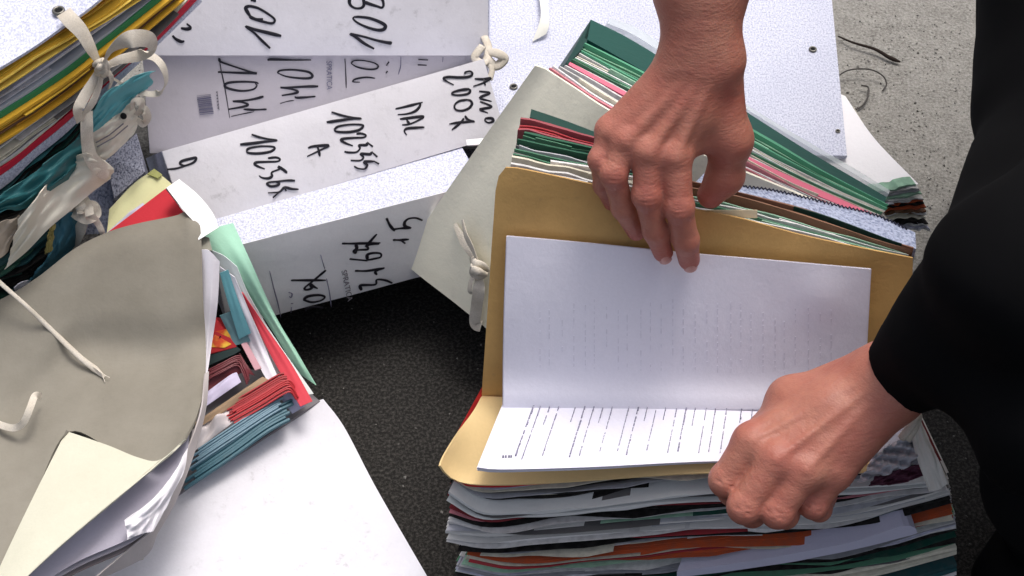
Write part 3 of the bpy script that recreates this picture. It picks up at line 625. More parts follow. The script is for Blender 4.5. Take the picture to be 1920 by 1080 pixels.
# ------------------------------------------------------------------ pale board bundle behind
TL3, BL3, BR3 = P(1010, 121, .31), P(750, 487, .09), P(905, 610, .075); BP3 = plane3(TL3, BL3, BR3)
TR3 = BP3.hit(1530, 375); e3 = nrm(TR3 - TL3); EP3 = Plane(TL3, np.cross(e3, BP3.n) * (1 if np.cross(e3, BP3.n)[2] > 0 else -1)); D3 = (BL3 - TL3) * .95 - BP3.n * .02
CREAM = card((255, 251, 230), .7, .08, .2, .3, .3)
mb = MB(); G = []
tp = resample([(1010, 121), (1022, 123), (1090, 165), (1159, 208), (1300, 275), (1530, 375)], 30)
for v in np.linspace(0, 1, 26):
    row = []
    for k in range(30):
        u = k / 29; a = EP3.hit(*tp[k]); w_ = a + (BL3 - TL3) * v + (BP3.hit(905, 610) - BL3) * 0
        row.append(w_ + BP3.n * (.003 * math.sin(u * 4 + v * 3) + .006))
    G.append(row)
# lower border follows the traced edge
edge = resample([(750, 487), (790, 520), (850, 566), (905, 610), (1010, 690), (1300, 800)], 30)
for j in range(26):
    for k in range(30):
        tgt = BP3.hit(*edge[k]); cur = G[25][k]; G[j][k] = G[j][k] + (tgt - cur) * ((j / 25) if j < 25 else 1)
mb.grid(G, .003); t = tag(build('folder_board', mb, CREAM), 'large pale scuffed folder board with a cotton tie, left of the tan folder', 'board')
# stack that carries the pale board (in the dark underneath)
def L3(name, label, cat, top, bot, kind, cols, cover=None, n=4, seed=1, **k): return file_layer(name, label, cat, EP3, D3, top, bot, kind, cols, cover, n + 2, seed, 'slanting files behind the pale board', **k)
L3('paper_bundle', 'white sheets with a pale pink edge directly behind the pale board', 'paper bundle', [(1066, 121), (1181, 184), (1390, 296), (1500, 352), (1640, 410)], [(1030, 124), (1159, 209), (1300, 272), (1390, 312), (1620, 424)], 'sheaf', ('white', 'cream', 'white', 'pink', 'white'), None, 6, 1)
L3('folder', 'bright pink folder edge between the white sheets and the green sheets', 'folder', [(1068, 116), (1181, 176), (1392, 287), (1470, 325), (1640, 402)], [(1066, 122), (1181, 186), (1390, 300), (1470, 342), (1640, 412)], 'card', ('pink',), card((228, 120, 142)), 1, 2)
L3('paper_bundle', 'pale green and white sheets in front of the dark green cover', 'paper bundle', [(1086, 100), (1191, 155), (1392, 264), (1547, 345), (1660, 396)], [(1068, 117), (1181, 175), (1392, 286), (1547, 360), (1650, 402)], 'sheaf', ('mint', 'white', 'cream', 'green', 'white'), None, 7, 3)
L3('folder', 'mid green folder next to the dark green cover', 'folder', [(1094, 84), (1201, 137), (1396, 240), (1530, 318), (1662, 388)], [(1087, 100), (1191, 156), (1392, 263), (1547, 344), (1660, 396)], 'folder', ('mint', 'green', 'mint', 'sky'), card((92, 162, 128)), 4, 4)
L3('folder_board', 'dark green stiff cover running diagonally behind the upper hand', 'board', [(1108, 36), (1200, 84), (1396, 208), (1530, 292), (1662, 370)], [(1094, 76), (1201, 136), (1396, 238), (1530, 317), (1656, 388)], 'card', ('dgreen',), card((20, 76, 68), .55), 1, 5)
mb = MB(); mb.prism([EP3.hit(*p) for p in ((1108, 37), (1100, 82), (1064, 122), (1062, 116))], D3 * .5); tag(build('folder_flap', mb, card((16, 60, 54), .55)), 'short side flap of the dark green cover at its left end', 'flap')
def clear(name):
    m, n, b = newmat(name); b.inputs['Base Color'].default_value = (.86, .95, .95, 1); b.inputs['Roughness'].default_value = .12; b.inputs['Alpha'].default_value = .35; return m
mb = MB(); layer(mb, [(1143, 33), (1210, 62), (1396, 194), (1600, 315), (1668, 356)], [(1136, 50), (1200, 83), (1396, 207), (1600, 332), (1666, 368)], EP3, D3 * .6, [None], 1, 30, .4, 0, 3, .6)
tag(build('plastic_sleeve', mb, clear('clear_plastic')), 'thin clear plastic sleeve sticking up behind the dark green cover', 'sleeve')
# right hand end of that bundle
SP = Plane(P(1650, 395, .13), FR.n); rg = 0
rgt = [[(1640, 366), (1665, 362), (1722, 350)], [(1650, 380), (1690, 374), (1730, 366)], [(1655, 390), (1695, 384), (1734, 380)], [(1660, 402), (1700, 398), (1738, 396)], [(1668, 413), (1700, 412), (1738, 412)], [(1680, 424), (1710, 424), (1742, 424)], [(1690, 436), (1720, 440), (1750, 445)]]
for i, (lb, cols) in enumerate((('grey green folder at the far right end of the slanting files', ('grey', 'white', 'dgrey', 'mint')), ('white tattered papers above the brown edged papers at far right', ('white', 'grey', 'cream')), ('brown edged papers with dark streaks at the far right end', ('brown', 'cream', 'orange', 'black')), ('cream and rust edged papers below the brown edged ones', ('cream', 'brown', 'white')), ('black folder showing as a thin strip at the far right end', ('black', 'black')), ('pale blue papers touching the black sleeve at far right', ('lav', 'sky', 'white')))):
    file_layer('paper_bundle', lb, 'paper bundle', SP, np.array([-.006, .014, 0]), rgt[i], rgt[i + 1], 'sheaf', cols, None, 4, 60 + i, 'papers at the right end of the slanting files', amp=1.5, inset=.003)
# low box that carries the pale board
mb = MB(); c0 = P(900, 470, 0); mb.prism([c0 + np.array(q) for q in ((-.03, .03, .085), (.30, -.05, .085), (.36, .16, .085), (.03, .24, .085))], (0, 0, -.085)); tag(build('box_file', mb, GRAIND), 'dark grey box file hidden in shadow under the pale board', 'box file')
# cotton tie on the pale board
t = thing('cotton_tie', BP3.hit(895, 500, .004), 'knotted beige cotton tie hanging on the left edge of the pale board', 'tape')
def bandp(pts, n=9): return np.array(catmull([q if isinstance(q, np.ndarray) else P(*q) for q in pts], n))
def hp(pts, pl): return [pl.hit(x, y, o) for x, y, o in pts]
mb = MB(); c = bandp(hp([(852, 420, .006), (862, 440, .012), (876, 465, .016), (892, 488, .014)], BP3)); mb.band(c, np.interp(np.linspace(0, 1, len(c)), [0, .5, 1], [.004, .0085, .006]), up=BP3.n + [.3, 0, 0]); build('tape_end', mb, TAPE, t)
mb = MB(); c = bandp(hp([(866, 412, .016), (872, 440, .02), (884, 466, .02), (894, 490, .016)], BP3)); mb.band(c, np.interp(np.linspace(0, 1, len(c)), [0, .5, 1], [.003, .0075, .005]), up=BP3.n + [-.4, .3, 0]); build('tape_end', mb, TAPE, t)
mb = MB(); c = bandp(hp([(886, 486, .01), (892, 495, .02), (904, 498, .016), (910, 506, .01), (900, 516, .016), (888, 512, .018), (890, 500, .022)], BP3)); mb.tube(c, .0048, .003, up=BP3.n)
c = bandp(hp([(888, 506, .022), (898, 510, .026), (908, 514, .018)], BP3)); mb.tube(c, .0045, .003, up=BP3.n); build('knot', mb, TAPE, t)
mb = MB(); c = bandp(hp([(896, 512, .012), (897, 540, .02), (893, 575, .014), (890, 606, .008), (902, 612, .006)], BP3)); mb.band(c, np.interp(np.linspace(0, 1, len(c)), [0, .25, 1], [.006, .0125, .0115]), up=BP3.n + [.2, .1, 0]); build('tape_end', mb, TAPE, t)
mb = MB(); c = bandp(hp([(897, 514, .016), (884, 524, .02), (880, 545, .02), (886, 552, .016)], BP3)); mb.band(c, .0045, up=BP3.n); build('tape_loop', mb, TAPE, t)
# ------------------------------------------------------------------ upper left: tall tied bundle
a_, b_ = P(0, 125, .40), P(183, 0, .40); d_ = nrm(b_ - a_); n_ = np.cross([0, 0, 1], d_); n_ = n_ if n_[1] < 0 else -n_
LF = Plane(a_, n_); DL = -n_ * .23
def ext(p, s=.6): return [(-140, p[0][1] + 140 * s)] + p
GL = 'folders tied into the tall bundle at upper left'
T0 = ext([(0, 125), (60, 88), (117, 48), (146, 29), (183, 0), (230, -40)]); T1 = ext([(0, 148), (60, 106), (133, 66), (200, 28), (262, -18), (300, -45)])
T2 = ext([(0, 166), (70, 120), (133, 77), (173, 52), (250, 5), (310, -35)]); T3 = ext([(0, 211), (83, 158), (140, 118), (187, 80), (250, 30), (320, -28)])
T4 = ext([(0, 224), (88, 168), (145, 128), (195, 87), (262, 35), (330, -20)]); T5 = ext([(0, 262), (95, 199), (150, 158), (195, 118), (262, 62), (345, -8)])
T6 = ext([(0, 290), (90, 228), (150, 184), (200, 145), (272, 80), (352, 0)]); T7 = ext([(0, 318), (70, 262), (125, 217), (208, 137), (292, 66), (362, -6)])
T8 = ext([(0, 331), (70, 276), (127, 229), (214, 147), (298, 75), (374, -2)]); T9 = ext([(0, 360), (60, 304), (120, 256), (208, 170), (290, 92), (380, 4)])
def LL(name, label, cat, a, b, kind, cols, cover=None, n=5, seed=1, **k): return file_layer(name, label, cat, LF, k.pop('dep', DL), a, b, kind, cols, cover, n + 3 if n > 2 else n, seed, GL, **k)
t = thing('box_file', a_ + DL * .5, 'white speckled board with an eyelet, topmost on the tall tied bundle at upper left', 'board')
mb = MB(); mb.grid([[LF.hit(x, y) + DL * v * 1.1 + np.array([0, 0, .0022 + .002 * math.sin(v * 3)]) for x, y in resample(T0, 24)] for v in np.linspace(-.012, 1, 10)], .0028); build('board', mb, GRAIN, t)
rivet(t, P(110, 21, .4035), (0, 0, 1), .0056)
LL('folder', 'golden yellow folder on top of the tied bundle, under the speckled board', 'folder', T0, T1, 'folder', ('ochre', 'yellow', 'ochre'), card((236, 190, 66)), 3, 1, front=-.002)
LL('folder', 'lighter yellow folder second from the top of the tied bundle', 'folder', T1, T2, 'folder', ('yellow', 'ochre'), card((240, 208, 96)), 2, 2)
LL('paper_bundle', 'silvery grey plastic covered papers between yellow and green in the tied bundle', 'paper bundle', T2, T3, 'folder', ('grey', 'lav', 'grey', 'white', 'lav'), card((176, 182, 192), .3, .3, .1, .3, .6), 4, 3, front=-.004)
LL('folder', 'thin bright green folder below the silvery papers in the tied bundle', 'folder', T3, T4, 'card', ('green',), card((58, 140, 92)), 1, 4)
LL('folder', 'thick ochre yellow folder in the middle of the tied bundle', 'folder', T4, T5, 'folder', ('ochre', 'yellow', 'brown', 'ochre'), card((222, 172, 52)), 4, 5, front=.002)
LL('paper_bundle', 'white and pinkish papers below the ochre folder in the tied bundle', 'paper bundle', T5, T6, 'sheaf', ('white', 'cream', 'white', 'pink', 'dgrey'), None, 5, 6)
LL('paper_bundle', 'cream papers with a grey streak just above the red folder', 'paper bundle', T6, T7, 'sheaf', ('cream', 'white', 'dgrey', 'cream'), None, 5, 7)
LL('folder', 'thin crimson folder above the speckled lower board of the tied bundle', 'folder', T7, T8, 'card', ('red',), card((206, 44, 66)), 1, 8)
LL('folder_board', 'white speckled lower board of the upper tied bundle, with two dark rivets', 'board', T8, T9, 'card', ('white',), GRAIN, 1, 9)
T10 = ext([(0, 384), (40, 365), (100, 312), (150, 268), (200, 226)], .3); T9s = ext([(0, 362), (60, 306), (110, 264), (160, 220), (205, 178)])
LL('folder', 'crumpled dark teal folder sagging below the speckled lower board', 'folder', T9s, T10, 'sheaf', ('dteal', 'dgreen', 'dteal', 'black', 'teal'), None, 6, 10, amp=4.0, inset=.006, fill=1.0) if 0 else LL('folder', 'crumpled dark teal folder sagging below the speckled lower board', 'folder', T9s, T10, 'sheaf', ('dteal', 'dgreen', 'dteal', 'black', 'teal'), None, 6, 10, amp=4.0, inset=.006)
# crumpled teal cover that bulges forward
def crumple(name, label, cat, top, right, bottom, left, mat, noise=.004, seed=1, bulge=0.0, nu=34, nv=22, thick=.0009, group=None, parent=None, fold=0.0):
    S = coons(top, right, bottom, left, nu, nv, bulge, 0); rg = np.random.default_rng(seed)
    for k in range(7):
        a, b2 = rg.uniform(-8, 8, 2); ph = rg.uniform(0, 6); u, v = np.meshgrid(np.linspace(0, 1, nu), np.linspace(0, 1, nv))
        S = S + (np.abs(((a * u + b2 * v + ph) % 2) - 1) - .5)[..., None] * nrm([0, -.6, .8]) * noise / (1 + k * .3)
    mb = MB(); mb.grid(S, thick); o = build(name, mb, mat, parent)
    return tag(o, label, cat, group) if parent is None else o
def lf(x, y, o=0.0): return LF.hit(x, y, o)
TEALM = card((96, 168, 176), .6, .2, .1); DTEAL = card((44, 104, 108), .5, .35, .15); CREAMP = card((232, 226, 210), .7, .3, .2)
crumple('folder', 'crumpled teal cover bulging out below the speckled lower board at far left', 'folder', [lf(-120, 440, .012), lf(0, 368, .014), lf(70, 320, .016), lf(150, 258, .012)], [lf(150, 258, .012), lf(165, 290, .014), lf(155, 318, .01)], [lf(-120, 470, .012), lf(0, 396, .02), lf(40, 392, .02), lf(110, 345, .02), lf(155, 318, .01)], [lf(-120, 440, .012), lf(-120, 470, .012)], DTEAL, .007, 3)
crumple('folder', 'light teal cover with a ragged corner under the tape bow', 'folder', [lf(176, 206, .01), lf(208, 168, .012), lf(262, 140, .014), lf(292, 132, .01)], [lf(292, 132, .01), lf(280, 142, .012), lf(288, 156, .01), lf(262, 172, .012), lf(248, 190, .01)], [lf(172, 250, .008), lf(205, 226, .01), lf(248, 190, .01)], [lf(176, 206, .01), lf(172, 250, .008)], TEALM, .0025, 5)
crumple('folder', 'cream card end with a black dot, below the light teal cover', 'folder', [lf(172, 246, .004), lf(210, 222, .006), lf(246, 192, .006)], [lf(246, 192, .006), lf(258, 215, .01), lf(256, 244, .008)], [lf(172, 322, .0), lf(205, 296, .01), lf(236, 268, .01), lf(256, 244, .008)], [lf(172, 246, .004), lf(172, 322, .0)], CREAMP, .003, 6, bulge=.004)
mb = MB(); mb.band([lf(x, y, o) for x, y, o in ((180, 268, .012), (205, 254, .014), (232, 232, .014))], .0012, up=LF.n); mb.band([lf(x, y, o) for x, y, o in ((182, 276, .014), (214, 258, .016), (240, 236, .014))], .0012, up=LF.n)
tag(build('paper_edge', mb, INKF), 'grey sheet edges between the cream card end and the light teal cover', 'paper')
mb = MB(); mb.tube([lf(231, 217, .009), lf(232, 218, .013)], .0028, seg=14); tag(build('rivet', mb, DARKM), 'small black rivet on the cream card end below the light teal cover', 'rivet')
crumple('paper_roll', 'long bent white and cream cardboard strip sweeping down to the lower left', 'cardboard', [lf(34, 412, .02), lf(75, 362, .03), (120, 310, .25), lf(160, 288, .03), lf(196, 300, .02)], [lf(196, 300, .02), lf(214, 318, .02), lf(206, 334, .015)], [lf(10, 506, .01), lf(50, 470, .02), lf(102, 420, .025), lf(160, 372, .025), lf(206, 334, .015)], [lf(34, 412, .02), lf(26, 452, .02), lf(10, 506, .01)], CREAMP, .0035, 8, bulge=.012)
crumple('folder', 'beige folder corner at the left edge of the photo under the teal cover', 'folder', [lf(-60, 440, .01), lf(0, 418, .01), lf(38, 404, .012)], [lf(38, 404, .012), lf(24, 450, .01)], [lf(-60, 505, .01), lf(0, 486, .01), lf(24, 450, .01)], [lf(-60, 440, .01), lf(-60, 505, .01)], card((196, 182, 166), .7, .3), .003, 9)
LL('folder', 'black filler for the shaded gap under the teal cover of the tied bundle', 'folder', ext([(0, 392), (60, 372), (120, 330), (200, 262)], .3), ext([(0, 470), (60, 440), (120, 400), (190, 330)], .3), 'sheaf', ('black', 'dgrey', 'black'), None, 5, 11, amp=3, front=-.01)  # black sheets stand in for shade in the gap between the covers
bot = [(-140, 640), (0, 574), (60, 546), (110, 515), (150, 470)]
LL('folder', 'dark green frayed files at the bottom of the tall tied bundle', 'folder', [(-140, 560), (0, 498), (60, 462), (110, 424), (150, 395)], bot, 'sheaf', ('dgreen', 'black', 'dgreen', 'green', 'black', 'dteal', 'black'), None, 14, 12, amp=5, inset=.008)
crumple('folder', 'slate blue crumpled cover among the dark green files at lower left of the bundle', 'folder', [lf(98, 432, .012), lf(118, 400, .016), lf(150, 398, .014)], [lf(150, 398, .014), lf(146, 440, .016), lf(132, 478, .012)], [lf(48, 530, .012), lf(90, 508, .014), lf(132, 478, .012)], [lf(98, 432, .012), lf(86, 486, .018), lf(48, 530, .012)], card((62, 112, 128), .5, .3, .1), .005, 10)
crumple('paper_bundle', 'ochre edged green papers at the left of the slate blue cover', 'paper bundle', [lf(92, 430, .02), lf(104, 412, .022)], [lf(104, 412, .022), lf(98, 470, .02)], [lf(84, 476, .014), lf(98, 470, .02)], [lf(92, 430, .02), lf(84, 476, .014)], card((176, 160, 96), .7, .3, .2), .003, 11, nu=10, nv=16)
crumple('paper_sheet', 'pale scrap of paper poking out at the foot of the dark green files', 'paper', [lf(26, 540, .01), lf(44, 528, .012), lf(58, 526, .01)], [lf(58, 526, .01), lf(55, 536, .01)], [lf(30, 548, .008), lf(55, 536, .01)], [lf(26, 540, .01), lf(30, 548, .008)], card((226, 226, 236)), .002, 12, nu=10, nv=6)
# bow of cotton tape
t = thing('tape_bow', lf(190, 125, .01), 'big bow of beige cotton tape tying the tall bundle at upper left', 'tape')
def tb(name, pts, wd, up, dz=0, th=.0004):
    wd = [q * .88 for q in wd]
    c = np.array(catmull([lf(x, y, o) for x, y, o in pts], 9)); w_ = np.interp(np.linspace(0, 1, len(c)), np.linspace(0, 1, len(wd)), wd)
    mb = MB(); mb.band(c, w_, th, up=nrm(LF.n + np.array(up))); build(name, mb, TAPE, t)
tb('tape_band', [(120, 22, .0), (134, 38, .008), (154, 60, .016), (172, 92, .022), (188, 122, .022)], [.017, .017, .015, .012, .005], (0, 0, .5))
tb('bow_loop', [(190, 124, .022), (212, 96, .05), (245, 74, .065), (280, 74, .06), (287, 92, .05), (262, 104, .035), (225, 112, .03), (194, 126, .024)], [.005, .014, .017, .016, .013, .012, .009, .004], (0, -.1, .6))
tb('bow_loop', [(194, 128, .02), (240, 110, .012), (282, 104, .02), (307, 126, .03), (312, 158, .03), (290, 176, .02), (250, 168, .008), (214, 148, .012)], [.004, .006, .009, .011, .010, .007, .006, .003], (-.2, .5, .4))
tb('tape_end', [(188, 126, .024), (178, 150, .026), (160, 180, .03), (148, 205, .034), (150, 228, .03)], [.006, .011, .013, .013, .008], (.1, 0, .4))
tb('tape_end', [(191, 126, .026), (188, 158, .028), (176, 190, .032), (160, 215, .03), (158, 228, .022)], [.005, .009, .011, .010, .006], (.5, 0, .2))
tb('tape_end', [(164, 208, .022), (164, 240, .028), (166, 275, .028), (174, 300, .03), (196, 322, .026), (206, 320, .022)], [.014, .015, .015, .016, .017, .012], (0, 0, .3))
tb('tape_end', [(200, 128, .02), (210, 148, .022), (206, 166, .014)], [.004, .006, .004], (0, 0, .4))
mb = MB()
for pts in ([(180, 120, .024), (190, 116, .032), (199, 124, .03), (196, 134, .028)], [(184, 130, .028), (190, 124, .034), (198, 130, .028)], [(185, 136, .026), (192, 132, .033), (197, 138, .027)]):
    mb.tube(catmull([lf(*p) for p in pts], 6), .0042, .003, up=LF.n)
build('knot', mb, TAPE, t)
t = thing('tape_knot', lf(262, 214, .012), 'small double knot of white tape at the right end of the cream card', 'tape')
tb('tape_loop', [(248, 206, .012), (252, 192, .018), (266, 192, .02), (264, 206, .018), (254, 216, .014)], [.006, .008, .009, .007, .005], (0, 0, .5))
tb('tape_loop', [(256, 216, .014), (270, 206, .02), (277, 222, .02), (268, 232, .016), (258, 224, .014)], [.006, .010, .011, .008, .005], (0, 0, .5))
t = thing('tape_bow', lf(160, 400, .02), 'tangled white tape knot hanging between the bundle and the olive board', 'tape')
def pb(name, pts, wd, up=(0, -.5, .9), mat=None):
    c = np.array(catmull([P(*q) for q in pts], 9)); mb = MB(); mb.band(c, np.interp(np.linspace(0, 1, len(c)), np.linspace(0, 1, len(wd)), wd), .0007, up=nrm(up)); return build(name, mb, mat or TAPE, t)
pb('tape_loop', [(128, 388, .21), (142, 400, .215), (162, 408, .215), (178, 402, .205), (176, 386, .2), (160, 384, .212), (150, 400, .222)], [.006, .01, .012, .011, .009, .008, .006])
pb('tape_loop', [(150, 404, .215), (150, 386, .222), (140, 372, .215), (150, 366, .21), (164, 384, .222), (168, 404, .222)], [.006, .01, .011, .009, .008, .008])
pb('tape_end', [(170, 402, .216), (184, 420, .205), (192, 440, .195), (188, 460, .175), (176, 484, .150)], [.007, .006, .005, .005, .004])
pb('tape_end', [(160, 406, .214), (150, 430, .2), (142, 452, .18), (140, 472, .16)], [.008, .012, .011, .007])
# ------------------------------------------------------------------ things between the bundle and the archive boxes
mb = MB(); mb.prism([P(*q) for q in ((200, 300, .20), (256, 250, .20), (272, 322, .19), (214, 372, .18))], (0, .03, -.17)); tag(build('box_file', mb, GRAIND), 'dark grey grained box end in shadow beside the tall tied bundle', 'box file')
mb = MB(); mb.grid(coons([(130, 370, .17), (205, 290, .18)], [(205, 290, .18), (212, 350, .17), (214, 436, .15)], [(150, 440, .14), (214, 436, .15)], [(130, 370, .17), (150, 440, .14)], 14, 14), .004); tag(build('folder_board', mb, GRAINB), 'pale blue grained board beside the tangled tape knot', 'board')
# ------------------------------------------------------------------ lower left pile
P_flat = P
def P(x, y, z=0.0): return P_flat(x, y, z + (.062 * min(1, max(0, (640 - y) / 170)) if z > .05 else 0))
t = tag(build('folder_board', (lambda mb: (mb.grid(coons([(120, 1000, .05), (355, 906, .062), (480, 826, .066), (556, 768, .068), (606, 748, .070)], [(606, 748, .070), (645, 800, .062), (700, 905, .055), (760, 1010, .05), (830, 1130, .045)], [(60, 1180, .05), (400, 1180, .055), (830, 1130, .045)], [(120, 1000, .05), (60, 1180, .05)], 40, 30, noise=.002), .004), mb)[1])(MB()), card((228, 227, 234), .65, .3, .4, .2, .35)), 'large bright white scuffed folder board at the bottom left of the photo', 'board')
mb = MB(); mb.prism([P(*q) for q in ((200, 960, .045), (560, 790, .045), (600, 775, .045), (740, 1010, .045), (800, 1180, .045), (100, 1180, .045))], (0, 0, -.045)); tag(build('paper_bundle', mb, card((120, 114, 108), .9, .3, .2)), 'thick grey file under the large white scuffed board', 'paper bundle')
mb = MB(); mb.prism([P(*q) for q in ((-100, 640, .12), (200, 480, .12), (350, 440, .12), (365, 700, .12), (300, 840, .12), (-60, 1060, .12))], (0, 0, -.12)); tag(build('paper_bundle', mb, card((150, 146, 138), .9, .3, .2)), 'thick file bundle hidden beneath the olive grey board', 'paper bundle')
GF = 'coloured papers fanned out from under the olive grey board'
Z__ = 0
def fan(name, label, cat, pts, rgb, thick=.0012, m=None):
    mb = MB(); pts3 = [P(*q) for q in pts]; c = sum(pts3) / len(pts3)
    mb.prism(pts3, (0, 0, -thick)); return tag(build(name, mb, m or card(rgb)), label, cat, GF)
def sh(name, label, cat, top, right, bottom, left, rgb, thick=.0009, bulge=.003, noise=.003, seed=1, m=None):
    mb = MB(); mb.grid(coons(top, right, bottom, left, 20, 20, bulge, noise, seed), thick); return tag(build(name, mb, m or card(rgb)), label, cat, GF)
sh('folder', 'pale yellow folder with an olive tipped corner behind the crimson one', 'folder', [(205, 392, .13), (250, 345, .135), (288, 318, .14)], [(288, 318, .14), (302, 328, .14), (322, 345, .135)], [(200, 440, .125), (260, 396, .13), (322, 345, .135)], [(205, 392, .13), (200, 440, .125)], (232, 230, 176))
fan('folder', 'small olive green corner tip on the pale yellow folder', 'folder', [(276, 326, .1425), (289, 316, .1425), (304, 327, .1425), (296, 334, .1425)], (168, 170, 104))
sh('paper_bundle', 'lavender edged sheets in front of the crimson folder', 'paper bundle', [(196, 440, .131), (235, 405, .134), (268, 380, .137)], [(268, 380, .137), (272, 386, .137)], [(198, 448, .130), (240, 414, .133), (272, 386, .137)], [(196, 440, .131), (198, 448, .130)], (214, 208, 226))
fan('folder', 'crimson folder corner sticking up beside the olive grey board', 'folder', [(180, 452, .136), (310, 354, .142), (348, 402, .140), (260, 470, .136)], (196, 44, 56), .002)
sh('paper_sheet', 'curved white sheet arching out beside the crimson folder', 'paper', [(312, 352, .165), (324, 344, .163), (336, 336, .16)], [(336, 336, .16), (372, 366, .158), (398, 398, .155), (410, 426, .152)], [(372, 450, .155), (388, 440, .155), (410, 426, .152)], [(312, 352, .165), (345, 395, .166), (366, 420, .16), (372, 450, .155)], (250, 250, 248), bulge=.001, noise=.001)
sh('folder', 'mint green folder running down the right side of the fanned papers', 'folder', [(376, 445, .125), (402, 428, .13), (437, 418, .13)], [(437, 418, .13), (470, 490, .12), (515, 590, .11), (560, 665, .10), (592, 722, .085)], [(560, 700, .085), (592, 722, .085)], [(376, 445, .125), (430, 510, .12), (490, 590, .108), (560, 700, .085)], (172, 222, 196))
sh('paper_sheet', 'white inner sheet lying on the mint green folder', 'paper', [(398, 470, .1305), (420, 480, .131), (444, 500, .13)], [(444, 500, .13), (470, 560, .124), (520, 640, .113), (588, 738, .092)], [(540, 745, .09), (588, 738, .092)], [(398, 470, .1305), (430, 560, .122), (480, 660, .11), (540, 745, .09)], (226, 234, 232))
sh('folder', 'bright coral red folder strip tapering up between white sheets', 'folder', [(453, 548, .128), (456, 552, .128)], [(456, 552, .128), (500, 615, .12), (545, 680, .11), (586, 752, .096)], [(563, 762, .095), (586, 752, .096)], [(453, 548, .128), (480, 610, .12), (515, 680, .11), (563, 762, .095)], (216, 72, 84), bulge=.001, noise=.001)
sh('paper_sheet', 'white lavender sheet left of the coral red strip', 'paper', [(412, 500, .132), (440, 520, .132)], [(440, 520, .132), (470, 590, .125), (500, 660, .115), (528, 722, .105)], [(500, 712, .105), (528, 722, .105)], [(412, 500, .132), (430, 570, .125), (460, 640, .115), (500, 712, .105)], (236, 232, 240))
sh('folder', 'long teal strip between the white sheets', 'folder', [(412, 512, .135), (428, 506, .135)], [(428, 506, .135), (446, 560, .13), (470, 625, .122)], [(448, 636, .121), (470, 625, .122)], [(412, 512, .135), (428, 570, .13), (448, 636, .121)], (112, 176, 186), bulge=.001, noise=.001)
sh('folder', 'dusty teal folder corner above the flame coloured card', 'folder', [(412, 592, .126), (432, 584, .126)], [(432, 584, .126), (456, 614, .122), (470, 640, .118)], [(440, 648, .117), (470, 640, .118)], [(412, 592, .126), (426, 620, .122), (440, 648, .117)], (112, 150, 156), bulge=.001)
fan('folder', 'dark pink sheet edge near the coral strip', 'folder', [(452, 645, .118), (462, 640, .118), (490, 690, .112), (478, 694, .112)], (196, 150, 158))
t = fan('picture_card', 'bright red and orange picture card showing under the curling white sheet', 'card', [(385, 665, .118), (402, 594, .124), (414, 596, .124), (428, 622, .12), (444, 650, .116)], (196, 52, 56))
def flame():
    m, n, b = newmat('flame_print'); tc = N(n, 'ShaderNodeTexCoord'); x = N(n, 'ShaderNodeTexNoise', Scale=90.0, Detail=3.0); n.links.new(tc.outputs['Object'], x.inputs['Vector'])
    n.links.new(mixc(n, ramp(n, x.outputs[0], .42, .6), (.75, .09, .02), (.95, .55, .05)), b.inputs['Base Color']); return m
mb = MB(); mb.prism([P(*q) for q in ((392, 650, .1225), (400, 622, .1245), (424, 617, .1225), (440, 642, .119), (420, 652, .119))], (0, 0, -.0008)); build('flame_picture', mb, flame(), t)
mb = MB(); mb.tube([P(412, 631, .1236), P(413.5, 632, .1236)], .0012, seg=10); build('dark_dot', mb, DARKM, t)
fan('folder', 'black green folder edge below the flame picture card', 'folder', [(384, 688, .112), (392, 664, .116), (440, 646, .116), (452, 656, .115), (440, 664, .114)], (30, 48, 48))
def tubef(name, label, cat, pts, rw, rh, mat):
    mb = MB(); c = np.array(catmull([P(*q) for q in pts], 8)); rg = np.random.default_rng(len(label))
    for k in range(6):   # a wad of thin folded card edges
        L = len(c); a = rg.integers(0, 3); e = c[a:L - rg.integers(0, 3)] + np.array([rg.normal(0, .0006), (2.2 - k) * rw * .30, rg.normal(0, .0004) - k * .0009 + .001])
        mb.tube(e, rw * .17, rh * .5 * rg.uniform(.5, 1), up=(0, -.3, 1), col=None, seg=6, smooth=False)
    return tag(build(name, mb, mat), label, cat, GF)
GLOSSR = card((164, 40, 46), .5, .35, .3, .2, .4); GLOSST = card((60, 104, 118), .5, .35, .3, .2, .4); GLOSSD = card((116, 44, 52), .5, .35, .3, .2, .4)
mb = MB(); mb.prism([P(*q) for q in ((340, 760, .075), (440, 690, .08), (540, 700, .08), (600, 752, .07), (480, 830, .068), (330, 930, .062))], (0, 0, -.02)); tag(build('paper_bundle', mb, card((128, 124, 128), .8, .3)), 'dim grey files at the bottom of the fanned papers', 'paper bundle')
sh('folder', 'maroon folder with a folded rim among the red files', 'folder', [(385, 700, .105), (420, 682, .108), (450, 662, .11)], [(450, 662, .11), (462, 682, .108), (478, 704, .105)], [(376, 742, .098), (420, 716, .1), (452, 700, .104), (478, 704, .105)], [(385, 700, .105), (376, 742, .098)], (138, 62, 72), m=GLOSSD)
tubef('folder', 'dark red rolled rim arching over the lavender sheets', 'folder', [(380, 706, .11), (415, 688, .113), (446, 674, .114), (458, 690, .112), (466, 712, .106)], .005, .0035, GLOSSD)
sh('paper_sheet', 'lavender sheets tucked under the dark red rolled rim', 'paper', [(378, 742, .104), (430, 704, .106), (444, 698, .106)], [(444, 698, .106), (452, 716, .104)], [(372, 772, .1), (420, 738, .102), (452, 716, .104)], [(378, 742, .104), (372, 772, .1)], (206, 198, 224))
sh('folder', 'tan brown folder edge between lavender sheets and the red folders', 'folder', [(366, 792, .098), (430, 748, .102), (492, 706, .106)], [(492, 706, .106), (504, 712, .106)], [(366, 806, .096), (436, 762, .1), (504, 712, .106)], [(366, 792, .098), (366, 806, .096)], (158, 134, 108))
